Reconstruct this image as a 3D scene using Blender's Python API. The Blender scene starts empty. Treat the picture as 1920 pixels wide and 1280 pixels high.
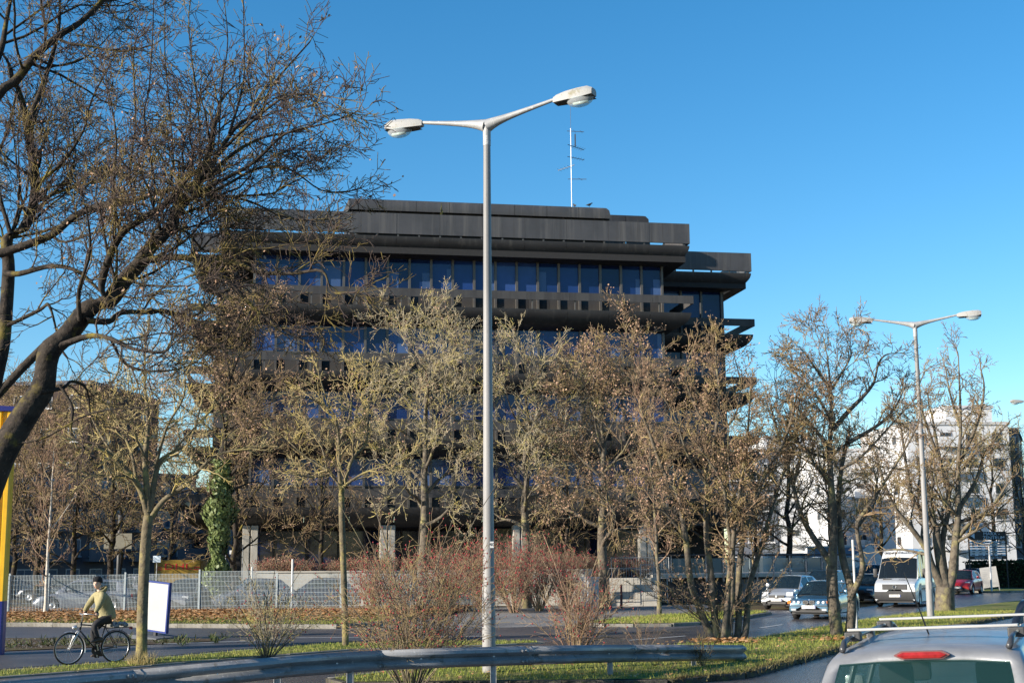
import bpy, bmesh, math, random
import numpy as np
from mathutils import Vector, Matrix
random.seed(7); RNG = np.random.default_rng(7)
S = bpy.context.scene
COL = S.collection
rad = math.radians

# ------------------------------------------------------------------ camera
FPX, EYE, HOR, ROLL = 2560.0, 2.15, 1054.0, rad(0.4)      # focal length in photo pixels (1920 wide), eye height
PITCH = math.atan((HOR - 640) / FPX)
_f = np.array([0, math.cos(PITCH), math.sin(PITCH)]); _r = np.array([1.0, 0, 0]); _u = np.array([0, -math.sin(PITCH), math.cos(PITCH)])
_r2 = _r*math.cos(ROLL) - _u*math.sin(ROLL); _u2 = _u*math.cos(ROLL) + _r*math.sin(ROLL)
_C = np.array([0, 0, EYE])
cd = bpy.data.cameras.new('camera'); cam = bpy.data.objects.new('camera', cd); COL.objects.link(cam)
cd.sensor_width = 36; cd.lens = FPX/1920*36; cd.clip_start = 0.1; cd.clip_end = 3000
m = Matrix(((_r2[0], _u2[0], -_f[0], 0), (_r2[1], _u2[1], -_f[1], 0), (_r2[2], _u2[2], -_f[2], EYE), (0, 0, 0, 1)))
cam.matrix_world = m; S.camera = cam

# ------------------------------------------------------------------ light
SUN_AZ, SUN_EL = 26.0, 17.0         # sun to the left, 26 degrees behind the picture plane
to_sun = Vector((-math.cos(rad(SUN_AZ))*math.cos(rad(SUN_EL)), -math.sin(rad(SUN_AZ))*math.cos(rad(SUN_EL)), math.sin(rad(SUN_EL))))
W = bpy.data.worlds.new('World'); S.world = W; W.use_nodes = True
nt = W.node_tree; nt.nodes.clear()
sky = nt.nodes.new('ShaderNodeTexSky'); sky.sky_type = 'NISHITA'; sky.sun_disc = False
sky.sun_elevation = rad(SUN_EL); sky.sun_rotation = math.atan2(to_sun.x, to_sun.y)
sky.altitude = 500; sky.air_density = 1.0; sky.dust_density = 0.15; sky.ozone_density = 2.8
hs = nt.nodes.new('ShaderNodeHueSaturation'); hs.inputs['Saturation'].default_value = 1.30; hs.inputs['Hue'].default_value = 0.4955
bg = nt.nodes.new('ShaderNodeBackground'); bg.inputs['Strength'].default_value = 0.102
wo = nt.nodes.new('ShaderNodeOutputWorld')
nt.links.new(sky.outputs[0], hs.inputs['Color']); nt.links.new(hs.outputs[0], bg.inputs['Color']); nt.links.new(bg.outputs[0], wo.inputs['Surface'])
sl = bpy.data.lights.new('sun', 'SUN'); sl.energy = 5.0; sl.angle = rad(0.5); sl.color = (1.0, 0.895, 0.75)
so = bpy.data.objects.new('sun', sl); COL.objects.link(so); so.location = (-60, -30, 40)
so.rotation_euler = to_sun.to_track_quat('Z', 'Y').to_euler()
S.view_settings.view_transform = 'Standard'; S.view_settings.look = 'None'
S.view_settings.exposure = 1.02; S.view_settings.gamma = 1.0; S.view_settings.use_curve_mapping = False

# ------------------------------------------------------------------ where things stand: photo pixel + distance -> place
def ray(px, py): return _f*FPX + _r2*(px-960) - _u2*(py-640)
def P(px, py, D):
    d = ray(px, py); return Vector(_C + d*(D/d[1]))
def G(px, py, z=0.0):
    d = ray(px, py); return Vector(_C + d*((z-EYE)/d[2]))

# ------------------------------------------------------------------ materials
MATS = {}
def mat(name, col, rough=0.6, metal=0.0, var=0.12, scale=6.0, col2=None, bump=0.0, bscale=None, spec=0.5, coat=0.0, alpha=None, trans=0.0, thr=None, stretch=None, emit=None):
    """procedural material: noise between col and col2 (or a darker col), optional bump"""
    if name in MATS: return MATS[name]
    m = bpy.data.materials.new(name); m.use_nodes = True; n = m.node_tree.nodes; l = m.node_tree.links
    b = n['Principled BSDF']; b.inputs['Roughness'].default_value = rough; b.inputs['Metallic'].default_value = metal
    b.inputs['Specular IOR Level'].default_value = spec; b.inputs['Coat Weight'].default_value = coat
    b.inputs['Coat Roughness'].default_value = 0.05
    if trans: b.inputs['Transmission Weight'].default_value = trans
    if alpha is not None: b.inputs['Alpha'].default_value = alpha
    tc = n.new('ShaderNodeTexCoord'); src = tc.outputs['Object']
    if stretch:
        mp = n.new('ShaderNodeMapping'); mp.inputs['Scale'].default_value = stretch; l.new(src, mp.inputs[0]); src = mp.outputs[0]
    nz = n.new('ShaderNodeTexNoise'); nz.inputs['Scale'].default_value = scale; nz.inputs['Detail'].default_value = 6; nz.inputs['Roughness'].default_value = 0.65
    l.new(src, nz.inputs['Vector'])
    rp = n.new('ShaderNodeValToRGB'); l.new(nz.outputs[0], rp.inputs[0])
    c2 = col2 if col2 else tuple(c*(1-var*2) for c in col)
    a, z = thr if thr else (0.35, 0.68)
    rp.color_ramp.elements[0].position = a; rp.color_ramp.elements[1].position = z
    rp.color_ramp.elements[0].color = (*c2, 1) if not thr else (*col, 1)
    rp.color_ramp.elements[1].color = (*col, 1) if not thr else (*c2, 1)
    l.new(rp.outputs[0], b.inputs['Base Color'])
    if bump:
        nb = n.new('ShaderNodeTexNoise'); nb.inputs['Scale'].default_value = bscale or scale*4; nb.inputs['Detail'].default_value = 5
        l.new(src, nb.inputs['Vector'])
        bp = n.new('ShaderNodeBump'); bp.inputs['Strength'].default_value = min(1, bump); bp.inputs['Distance'].default_value = 0.02
        l.new(nb.outputs[0], bp.inputs['Height']); l.new(bp.outputs[0], b.inputs['Normal'])
    if emit:
        b.inputs['Emission Color'].default_value = (*emit[:3], 1); b.inputs['Emission Strength'].default_value = emit[3]
    MATS[name] = m; return m
def glass_mat(name, tint, mixfac=0.5, rough=0.03):
    """thin glass: part clear, part tinted mirror-like sheet"""
    if name in MATS: return MATS[name]
    m = bpy.data.materials.new(name); m.use_nodes = True; n = m.node_tree.nodes; l = m.node_tree.links
    b = n['Principled BSDF']; b.inputs['Base Color'].default_value = (*tint, 1); b.inputs['Roughness'].default_value = rough
    t = n.new('ShaderNodeBsdfTransparent'); t.inputs[0].default_value = (0.75, 0.86, 0.84, 1)
    mx = n.new('ShaderNodeMixShader'); mx.inputs[0].default_value = mixfac
    l.new(t.outputs[0], mx.inputs[1]); l.new(b.outputs[0], mx.inputs[2]); l.new(mx.outputs[0], n['Material Output'].inputs['Surface'])
    tc = n.new('ShaderNodeTexCoord'); nz = n.new('ShaderNodeTexNoise'); nz.inputs['Scale'].default_value = 2.0; l.new(tc.outputs['Object'], nz.inputs[0])
    mr = n.new('ShaderNodeMapRange'); mr.inputs['To Min'].default_value = rough*0.5; mr.inputs['To Max'].default_value = rough*2; l.new(nz.outputs[0], mr.inputs[0]); l.new(mr.outputs[0], b.inputs['Roughness'])
    MATS[name] = m; return m
def layered(name, layers, rough=0.9, bump=0.5, bscale=60, spec=0.2):
    """several colours laid over one another by noise of different scales: layers = [(col,), (col, scale, lo, hi), ...]"""
    if name in MATS: return MATS[name]
    m = bpy.data.materials.new(name); m.use_nodes = True; n = m.node_tree.nodes; l = m.node_tree.links
    b = n['Principled BSDF']; b.inputs['Roughness'].default_value = rough; b.inputs['Specular IOR Level'].default_value = spec
    tc = n.new('ShaderNodeTexCoord'); prev = None
    for i, ly in enumerate(layers):
        if i == 0:
            prev = n.new('ShaderNodeRGB'); prev.outputs[0].default_value = (*ly[0], 1); out = prev.outputs[0]; continue
        nz = n.new('ShaderNodeTexNoise'); nz.inputs['Scale'].default_value = ly[1] if not isinstance(ly[1], tuple) else 1.0; nz.inputs['Detail'].default_value = 5; nz.inputs['Roughness'].default_value = 0.6
        mp = n.new('ShaderNodeMapping'); mp.inputs['Location'].default_value = (i*3.1, i*7.7, i*1.3); mp.inputs['Scale'].default_value = ly[1] if isinstance(ly[1], tuple) else (1, 1, 1); l.new(tc.outputs['Object'], mp.inputs[0]); l.new(mp.outputs[0], nz.inputs['Vector'])
        mr = n.new('ShaderNodeMapRange'); mr.inputs['From Min'].default_value = ly[2]; mr.inputs['From Max'].default_value = ly[3]; l.new(nz.outputs[0], mr.inputs[0])
        mx = n.new('ShaderNodeMix'); mx.data_type = 'RGBA'; mx.inputs['B'].default_value = (*ly[0], 1)
        l.new(mr.outputs[0], mx.inputs['Factor']); l.new(out, mx.inputs['A']); out = mx.outputs['Result']
    l.new(out, b.inputs['Base Color'])
    nb = n.new('ShaderNodeTexNoise'); nb.inputs['Scale'].default_value = bscale; nb.inputs['Detail'].default_value = 4; l.new(tc.outputs['Object'], nb.inputs['Vector'])
    bp = n.new('ShaderNodeBump'); bp.inputs['Strength'].default_value = bump; bp.inputs['Distance'].default_value = 0.02
    l.new(nb.outputs[0], bp.inputs['Height']); l.new(bp.outputs[0], b.inputs['Normal'])
    MATS[name] = m; return m

# ------------------------------------------------------------------ mesh helpers
def link(name, me, mtl=None, parent=None, smooth=False):
    o = bpy.data.objects.new(name, me); COL.objects.link(o)
    if mtl is not None and not me.materials: me.materials.append(mtl)
    if parent is not None: o.parent = parent
    if smooth: me.polygons.foreach_set('use_smooth', [True]*len(me.polygons))
    return o
class MB:
    def __init__(s): s.v = []; s.f = []
    def add(s, v, f):
        o = len(s.v); s.v += [tuple(p) for p in v]; s.f += [tuple(i+o for i in q) for q in f]; return s
    def box(s, x0, x1, y0, y1, z0, z1):
        return s.add([(x0,y0,z0),(x1,y0,z0),(x1,y1,z0),(x0,y1,z0),(x0,y0,z1),(x1,y0,z1),(x1,y1,z1),(x0,y1,z1)],
                     [(0,3,2,1),(4,5,6,7),(0,1,5,4),(1,2,6,5),(2,3,7,6),(3,0,4,7)])
    def bbox(s, x0, x1, y0, y1, z0, z1, b=0.02):
        """box with chamfered long edges"""
        bm = bmesh.new(); bmesh.ops.create_cube(bm, size=1)
        for v in bm.verts: v.co = ((x0+x1)/2+v.co.x*(x1-x0), (y0+y1)/2+v.co.y*(y1-y0), (z0+z1)/2+v.co.z*(z1-z0))
        bmesh.ops.bevel(bm, geom=bm.edges[:], offset=b, segments=2, affect='EDGES', profile=0.6)
        return s.addbm(bm)
    def addbm(s, bm):
        bm.verts.index_update(); s.add([v.co[:] for v in bm.verts], [[v.index for v in f.verts] for f in bm.faces]); bm.free(); return s
    def tube(s, pts, r, n=8, cap=True):
        pts = [Vector(p) for p in pts]; k = len(pts)
        rr = r if hasattr(r, '__len__') else [r]*k
        o = len(s.v); prev = None
        for i, p in enumerate(pts):
            t = (pts[min(i+1, k-1)] - pts[max(i-1, 0)]).normalized()
            if prev is None:
                a = Vector((0, 0, 1)) if abs(t.z) < 0.9 else Vector((1, 0, 0)); u = t.cross(a).normalized()
            else:
                u = (prev - t*prev.dot(t)).normalized()
            prev = u; w = t.cross(u)
            for j in range(n):
                an = 2*math.pi*j/n; s.v.append(tuple(p + (u*math.cos(an) + w*math.sin(an))*rr[i]))
        for i in range(k-1):
            for j in range(n):
                a, b = o+i*n+j, o+i*n+(j+1) % n; s.f.append((a, b, b+n, a+n))
        if cap: s.f.append(tuple(range(o+n-1, o-1, -1))); s.f.append(tuple(range(o+(k-1)*n, o+k*n)))
        return s
    def loft(s, secs, close=False, cap=True):
        """secs: list of equal-length point lists; close: sections are closed loops"""
        o = len(s.v); n = len(secs[0])
        for q in secs: s.v += [tuple(p) for p in q]
        for i in range(len(secs)-1):
            for j in range(n if close else n-1):
                a, b = o+i*n+j, o+i*n+(j+1) % n; s.f.append((a, b, b+n, a+n))
        if cap and close: s.f.append(tuple(range(o+n-1, o-1, -1))); e = o+(len(secs)-1)*n; s.f.append(tuple(range(e, e+n)))
        return s
    def prism(s, poly, z0, z1):
        n = len(poly)
        return s.add([(x, y, z0) for x, y in poly]+[(x, y, z1) for x, y in poly],
                     [tuple(range(n-1, -1, -1)), tuple(range(n, 2*n))]+[(i, (i+1) % n, n+(i+1) % n, n+i) for i in range(n)])
    def lathe(s, prof, n=16, axis='z', c=(0, 0, 0)):
        o = len(s.v)
        for r, h in prof:
            for j in range(n):
                a = 2*math.pi*j/n; x, y = r*math.cos(a), r*math.sin(a)
                q = (x, y, h) if axis == 'z' else ((x, h, y) if axis == 'y' else (h, x, y))
                s.v.append((q[0]+c[0], q[1]+c[1], q[2]+c[2]))
        for i in range(len(prof)-1):
            for j in range(n):
                a, b = o+i*n+j, o+i*n+(j+1) % n; s.f.append((a, b, b+n, a+n))
        return s
    def mesh(s, name='m'):
        me = bpy.data.meshes.new(name); me.from_pydata(s.v, [], s.f)
        bm = bmesh.new(); bm.from_mesh(me); bmesh.ops.recalc_face_normals(bm, faces=bm.faces); bm.to_mesh(me); bm.free(); me.update(); return me
    def build(s, name, mtl, parent=None, smooth=False, auto=None):
        o = link(name, s.mesh(name), mtl, parent, smooth)
        if auto: o.data.set_sharp_from_angle(angle=rad(auto))
        return o
def thing(name, label, cat, loc=(0, 0, 0), rz=0.0, group=None):
    o = bpy.data.objects.new(name, None); COL.objects.link(o); o.empty_display_size = 0.3
    o.location = loc; o.rotation_euler = (0, 0, rz); return tag(o, label, cat, group)
def tag(o, label, cat, group=None):
    o['label'] = label; o['category'] = cat
    if group: o['group'] = group
    return o
def struct(o): o['kind'] = 'structure'; return o
def stuff(o, label=None, cat=None):
    o['kind'] = 'stuff'
    if label: o['label'] = label; o['category'] = cat
    return o
def dup(root, loc=None, rz=None, label=None, group=None, scale=None):
    r = root.copy(); COL.objects.link(r)
    if loc is not None: r.location = loc
    if rz is not None: r.rotation_euler = (0, 0, rz)
    if scale is not None: r.scale = scale if hasattr(scale, '__len__') else (scale,)*3
    if label: r['label'] = label
    if group: r['group'] = group
    for ch in list(root.children):
        c = ch.copy(); COL.objects.link(c); c.parent = r
        for g in ch.children:
            d = g.copy(); COL.objects.link(d); d.parent = c
    return r
def text_mesh(txt, size, depth=0.004, align='CENTER'):
    cu = bpy.data.curves.new('t', 'FONT'); cu.body = txt; cu.size = size; cu.extrude = depth; cu.align_x = align; cu.align_y = 'CENTER'; cu.resolution_u = 2
    o = bpy.data.objects.new('t', cu); COL.objects.link(o)
    dg = bpy.context.evaluated_depsgraph_get(); me = bpy.data.meshes.new_from_object(o.evaluated_get(dg))
    bpy.data.objects.remove(o); bpy.data.curves.remove(cu); return me
def text_part(name, txt, size, mtl, parent, M4, sx=1.0, depth=0.004):
    me = text_mesh(txt, size, depth); me.transform(Matrix.Diagonal((sx, 1, 1, 1))); me.transform(M4); me.materials.clear()
    return link(name, me, mtl, parent)
def frame_m(origin, xdir, zdir):
    """matrix taking text-plane (x right, y up, z out) to the given frame: xdir = reading direction, zdir = outward"""
    x = Vector(xdir).normalized(); z = Vector(zdir).normalized(); y = z.cross(x).normalized(); x = y.cross(z)
    return Matrix(((x.x, y.x, z.x, origin[0]), (x.y, y.y, z.y, origin[1]), (x.z, y.z, z.z, origin[2]), (0, 0, 0, 1)))
def sheet(name, poly, z, mtl, parent=None):
    me = bpy.data.meshes.new(name); bm = bmesh.new()
    f = bm.faces.new([bm.verts.new((x, y, z)) for x, y in poly])
    if f.calc_center_median() is not None: f.normal_update()
    if f.normal.z < 0: f.normal_flip()
    bm.to_mesh(me); bm.free(); return link(name, me, mtl, parent)
# ================================================================== ground, roads, lawns
m_asph = layered('asphalt', [((0.095,0.086,0.085),), ((0.062,0.057,0.060),0.35,0.4,0.62), ((0.135,0.127,0.124),45,0.52,0.72), ((0.05,0.05,0.06),1.7,0.6,0.75)], rough=0.42, bump=0.25, bscale=90, spec=0.5)
m_wet = layered('damp_asphalt', [((0.075,0.070,0.074),), ((0.048,0.046,0.051),0.25,0.42,0.6), ((0.14,0.135,0.135),50,0.55,0.75)], rough=0.27, bump=0.12, bscale=70, spec=0.6)
m_path = layered('cycle_path', [((0.065,0.068,0.078),), ((0.105,0.108,0.115),0.8,0.45,0.7), ((0.07,0.07,0.08),30,0.5,0.7)], rough=0.55, bump=0.2, bscale=80)
m_pave = layered('gravel_paving', [((0.23,0.215,0.20),), ((0.15,0.14,0.135),0.6,0.42,0.6), ((0.34,0.33,0.31),60,0.55,0.72)], rough=0.8, bump=0.4, bscale=120)
m_earth = layered('earth', [((0.075,0.055,0.035),), ((0.10,0.105,0.035),0.8,0.48,0.62), ((0.15,0.085,0.04),25,0.5,0.66)], rough=0.95, bump=0.8, bscale=30)
m_lawn = layered('lawn', [((0.16,0.18,0.04),), ((0.26,0.22,0.075),1.1,0.46,0.66), ((0.07,0.105,0.02),6,0.5,0.68), ((0.20,0.13,0.06),18,0.62,0.74)], rough=0.95, bump=0.9, bscale=45)
m_grassb = layered('grass_blades', [((0.19,0.225,0.04),), ((0.34,0.29,0.09),1.3,0.45,0.65), ((0.08,0.13,0.02),5,0.5,0.7)], rough=0.8, bump=0.0)
m_kerb = layered('kerb_stone', [((0.25,0.235,0.21),), ((0.16,0.15,0.125),3,0.42,0.62), ((0.07,0.07,0.03),7,0.56,0.70)], rough=0.85, bump=0.4, bscale=60)
m_line = mat('road_paint', (0.62,0.62,0.60), rough=0.6, col2=(0.35,0.35,0.35), scale=14)
m_leaf = layered('fallen_leaf', [((0.42,0.21,0.08),), ((0.58,0.36,0.18),2.5,0.45,0.6), ((0.24,0.11,0.05),4,0.5,0.65)], rough=0.8, bump=0.0)

g = sheet('ground', [(-1500,-300),(1500,-300),(1500,2500),(-1500,2500)], -0.03, m_earth); struct(g)
# main asphalt surface: both carriageways, the access road and the lay-by
struct(sheet('road', [(-60,-20),(120,-20),(120,120),(45,130),(20.5,64),(12,62),(3,56.5),(-6,50),(-60,52)], 0.0, m_asph))
struct(sheet('carriageway', [(-8,24),(1.0,38.4),(7,48),(16,64),(30,92),(48,132),(62,132),(30,76),(13,50),(6.6,37.3),(-1.0,29.9),(-3.4,25.4)], 0.004, m_wet))
struct(sheet('carriageway', [(-4,2),(-2.4,16),(3.0,24.4),(4.4,26.2),(7.6,32.6),(24.5,62),(60,124),(75,124),(16,4)], 0.004, m_wet))
struct(sheet('cycle_path', [(-30,27.5),(-11.2,29.0),(-9.0,32.2),(-7.2,35.6),(-4.9,38.9),(-0.9,39.6),(-0.9,41.2),(-6,41.0),(-9,39.0),(-11.5,35.6),(-14,33.6),(-30,33)], 0.008, m_path))
struct(sheet('pavement', [(-6.2,46.2),(-2,45.9),(2.6,47.9),(4.5,54.0),(8.4,58.4),(8.8,64.0),(9.5,67),(9.5,70),(-2,68),(-3.2,58),(-5,53)], 0.006, m_pave))

def offset_poly(poly, d):
    n = len(poly); out = []
    area = sum(poly[i][0]*poly[(i+1) % n][1]-poly[(i+1) % n][0]*poly[i][1] for i in range(n))
    sg = 1 if area > 0 else -1
    for i in range(n):
        a, b, c = Vector(poly[i-1]), Vector(poly[i]), Vector(poly[(i+1) % n])
        n1 = Vector(((b-a).y, -(b-a).x)).normalized(); n2 = Vector(((c-b).y, -(c-b).x)).normalized()
        k = (n1+n2); k = k/max(0.35, k.length_squared)*2 if k.length > 1e-6 else n1
        q = b + k*(d*sg*0.5)*1.0; out.append((q.x, q.y))
    return out
def smooth_poly(poly, it=2):
    for _ in range(it):
        q = []
        for i in range(len(poly)):
            a, b = poly[i], poly[(i+1) % len(poly)]
            q += [(a[0]*.75+b[0]*.25, a[1]*.75+b[1]*.25), (a[0]*.25+b[0]*.75, a[1]*.25+b[1]*.75)]
        poly = q
    return poly
m_kerb_dirty = layered('dirty_kerb', [((0.095,0.085,0.07),), ((0.05,0.045,0.035),3,0.42,0.6), ((0.09,0.10,0.03),6,0.55,0.68)], rough=.95, bump=.9, bscale=30)
def kerb_run(name, pts, w=0.14, z0=-0.02, z1=0.12, step=1.0, mt=None):
    """kerb stones laid one by one along pts (inner side to the left of travel)"""
    root = bpy.data.objects.new(name, None); COL.objects.link(root); struct(root)
    pts = [Vector((*p, 0)) for p in pts]; unit = None
    for a, b in zip(pts[:-1], pts[1:]):
        L = (b-a).length; k = max(1, round(L/step)); d = (b-a)/k; an = math.atan2(d.y, d.x)
        if unit is None:
            unit = MB().bbox(0, 1, -w, 0, z0, z1, 0.012).mesh('kerb_stone')
        for i in range(k):
            o = link('kerb_stone', unit, mt or m_kerb, root); o.location = a+d*i + Vector((0, 0, random.uniform(-.006, .006))); o.rotation_euler = (random.uniform(-.01,.01), 0, an+random.uniform(-.008,.008)); o.scale = (d.length-0.012, 1, 1)
    return root
LAWN_Z = 0.13
median = [(-3.3,25.5),(-2.9,24.6),(2.7,24.8),(4.2,26.1),(7.5,33.0),(24.0,61.5),(60,124),(62,131),(24.9,68.9),(12.6,49.4),(6.2,36.9),(2.8,33.4),(-0.8,29.6)]
strip = [(-30,25.2),(-10.9,26.2),(-9.0,28.6),(-7.4,31.0),(-4.2,35.2),(-0.6,36.6),(0.7,37.6),(0.5,38.3),(-0.9,38.6),(-4.8,38.0),(-7.0,34.6),(-8.8,31.2),(-11,28.3),(-30,26.8)]
island = [(2.3,47.6),(3.4,46.6),(5.9,46.9),(7.4,49.5),(9.6,54.8),(10.6,57.2),(8.6,57.0),(4.7,53.0)]
corner = [(30,90),(32.5,89.3),(36,97),(34.5,99),(31.5,94.5)]
STRIP_Z = 0.035
def lawn(name, poly, z=LAWN_Z-0.02):
    o = sheet(name, poly, z, m_lawn); struct(o); return o
lawn('median_lawn', median); lawn('tree_strip_lawn', strip, STRIP_Z); lawn('corner_lawn', smooth_poly(island, 1)); lawn('corner_lawn', smooth_poly(corner, 1))
kerb_run('kerb', [(-30,26.8),(-11,28.3),(-8.8,31.2),(-7.0,34.6),(-4.8,38.0),(-0.9,38.6),(0.5,38.3),(0.7,37.6)][::-1], z1=0.03)
kerb_run('kerb', [(-30,25.2),(-10.9,26.2),(-9.0,28.6),(-7.4,31.0),(-4.2,35.2),(-0.6,36.6),(0.7,37.6)], z1=0.03)
kerb_run('kerb', [(-3.3,25.5),(-2.9,24.6),(2.7,24.8),(4.2,26.1),(7.5,33.0),(24.0,61.5)], mt=m_kerb_dirty, z1=.10)
kerb_run('kerb', [(24.9,68.9),(12.6,49.4),(6.2,36.9),(2.8,33.4),(-0.8,29.6),(-3.3,25.5)], z1=0.105)
isl = smooth_poly(island, 1); kerb_run('kerb', isl+[isl[0]], z1=0.105, step=0.9)
cor = smooth_poly(corner, 1); kerb_run('kerb', cor+[cor[0]], z1=0.105, step=0.9)
# leaf-strewn verge in front of the fence, with its kerb
verge = [(-60,52.5),(-17.4,50.3),(-5.9,46.9),(-4.9,49.0),(-3.0,57),(-1.6,66),(-60,70)]
struct(sheet('verge', verge, 0.10, m_earth))
kerb_run('kerb', [(-40,51.3),(-17.4,50.2),(-5.9,46.8),(-4.9,49.0),(-3.0,57)], z1=0.14, step=1.0)
# road paint
for a, b in [((8.0,45.2),(9.1,47.3)), ((11.6,52.6),(12.9,55.2)), ((17.2,63.8),(18.9,67.2)), ((22.5,74.4),(24.2,77.8)), ((29,87.5),(31,91.5)), ((3.2,38.6),(5.0,40.6))]:
    a, b = Vector((*a, 0)), Vector((*b, 0)); d = (b-a).normalized(); nn = Vector((-d.y, d.x, 0))*0.06
    struct(sheet('lane_marking', [tuple((a+nn)[:2]), tuple((b+nn)[:2]), tuple((b-nn)[:2]), tuple((a-nn)[:2])], 0.0125, m_line))
struct(sheet('edge_marking', [(-6.6,40.9),(-0.6,41.15),(-0.6,41.3),(-6.6,41.05)], 0.0165, m_line))
struct(sheet('edge_marking', [(-15,35.9),(-6.9,39.6),(-6.95,39.75),(-15.1,36.05)], 0.0165, m_line))

def in_poly(x, y, poly):
    c = np.zeros(len(x), bool); n = len(poly); j = n-1
    for i in range(n):
        xi, yi = poly[i]; xj, yj = poly[j]
        k = ((yi > y) != (yj > y)) & (x < (xj-xi)*(y-yi)/((yj-yi) or 1e-9)+xi); c ^= k; j = i
    return c
def scatter(poly, n, box=None):
    xs = [p[0] for p in poly]; ys = [p[1] for p in poly]
    x0, x1, y0, y1 = box or (min(xs), max(xs), min(ys), max(ys))
    x = RNG.uniform(x0, x1, n); y = RNG.uniform(y0, y1, n); k = in_poly(x, y, poly); return x[k], y[k]
def mesh_np(name, V, F, mtl, parent=None):
    me = bpy.data.meshes.new(name); nv, nf, k = len(V), len(F), F.shape[1]
    me.vertices.add(nv); me.vertices.foreach_set('co', V.astype(np.float32).ravel())
    me.loops.add(nf*k); me.loops.foreach_set('vertex_index', F.astype(np.int32).ravel())
    me.polygons.add(nf); me.polygons.foreach_set('loop_start', np.arange(0, nf*k, k, dtype=np.int32))
    try: me.polygons.foreach_set('loop_total', np.full(nf, k, np.int32))
    except Exception: pass
    me.update(calc_edges=True); me.validate(); return link(name, me, mtl, parent)
def blades(name, x, y, z, h, w, mtl, lean=0.5, parent=None):
    n = len(x); a = RNG.uniform(0, 2*np.pi, n); hh = h*RNG.uniform(0.5, 1.4, n); la = RNG.uniform(0, 2*np.pi, n); le = lean*RNG.uniform(0, 1, n)*hh
    dx, dy = np.cos(a)*w/2, np.sin(a)*w/2; z = np.full(n, z) if np.isscalar(z) else z
    V = np.stack([np.stack([x-dx, y-dy, z], 1), np.stack([x+dx, y+dy, z], 1), np.stack([x+np.cos(la)*le, y+np.sin(la)*le, z+hh], 1)], 1).reshape(-1, 3)
    return mesh_np(name, V, np.arange(3*n).reshape(-1, 3), mtl, parent)
def litter(name, x, y, z, size, mtl, dz=0.05):
    n = len(x); a = RNG.uniform(0, 2*np.pi, n); s = size*RNG.uniform(.6, 1.4, n); t = RNG.uniform(-.6, .6, (n, 2))
    ca, sa = np.cos(a)*s, np.sin(a)*s; z = z+RNG.uniform(0.006, dz, n)
    V = np.stack([np.stack([x-ca, y-sa, z-t[:,0]*s*.6], 1), np.stack([x+sa*.6, y-ca*.6, z+t[:,1]*s*.4], 1), np.stack([x+ca, y+sa, z+t[:,0]*s*.6], 1), np.stack([x-sa*.6, y+ca*.6, z+np.abs(t[:,1])*s*.4], 1)], 1).reshape(-1, 3)
    return mesh_np(name, V, np.arange(4*n).reshape(-1, 4), mtl)
near = [(x, y) for x, y in median]
x, y = scatter(near, 105000, (-4, 22, 24, 56)); stuff(blades('lawn_grass', x, y, LAWN_Z-0.02, 0.075, 0.014, m_grassb, 0.8), 'short mown grass on the median around the lamp post', 'grass')
x, y = scatter(strip, 42000, (-16, 1, 25, 40)); stuff(blades('strip_grass', x, y, STRIP_Z, 0.055, 0.014, m_grassb, 0.8), 'sunlit grass on the narrow strip beside the cycle path', 'grass')
x, y = scatter(isl, 14000); stuff(blades('corner_grass', x, y, LAWN_Z-0.02, 0.08, 0.02, m_grassb, 0.8), 'grass on the rounded corner island', 'grass')
x, y = scatter(verge, 26000, (-26, -1, 46, 60)); stuff(blades('verge_grass', x, y, 0.10, 0.07, 0.02, m_grassb, 0.8), 'patchy grass on the verge below the mesh fence', 'grass')
x, y = scatter(verge, 60000, (-30, -1, 50, 68)); k = RNG.random(len(x)) < np.clip((y-50)/9+0.15+(-x-16)*0.01, 0.1, 1); stuff(litter('fallen_leaves', x[k], y[k], 0.10, 0.075, m_leaf, 0.10), 'brown fallen leaves lying along the mesh fence', 'leaves')
x, y = scatter(median, 2600, (-4, 14, 24, 44)); stuff(litter('lawn_leaves', x, y, LAWN_Z, 0.045, m_leaf, 0.05), 'scattered dry leaves on the median lawn', 'leaves')
# overgrown edge of the median: soil and matted grass spilling over the kerb
edge = [(2.7,24.8),(4.2,26.1),(7.5,33.0),(24.0,61.5)]; xs_, ys_ = [], []
for (ax, ay), (bx0, by0) in zip(edge[:-1], edge[1:]):
    L_ = math.hypot(bx0-ax, by0-ay); k_ = int(L_*230 if ay < 33 else L_*90); t_ = RNG.random(k_); nx, ny = (by0-ay)/L_, -(bx0-ax)/L_; o_ = RNG.normal(.02, .09, k_)
    xs_.append(ax+(bx0-ax)*t_+nx*o_); ys_.append(ay+(by0-ay)*t_+ny*o_)
x, y = np.concatenate(xs_), np.concatenate(ys_); stuff(blades('edge_grass', x, y, RNG.uniform(.02, .11, len(x)), .09, .016, layered('matted_grass', [((0.20,0.17,0.07),), ((0.10,0.10,0.03),2,.45,.6), ((0.07,0.05,0.03),5,.5,.65)], bump=0), 1.2), 'dry matted grass hanging over the kerb of the near lane', 'grass')
x2, y2 = x[::4], y[::4]; stuff(litter('edge_soil', x2, y2, .0, .05, m_earth, .12), 'crumbly soil and leaves along the kerb of the near lane', 'soil')
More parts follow.
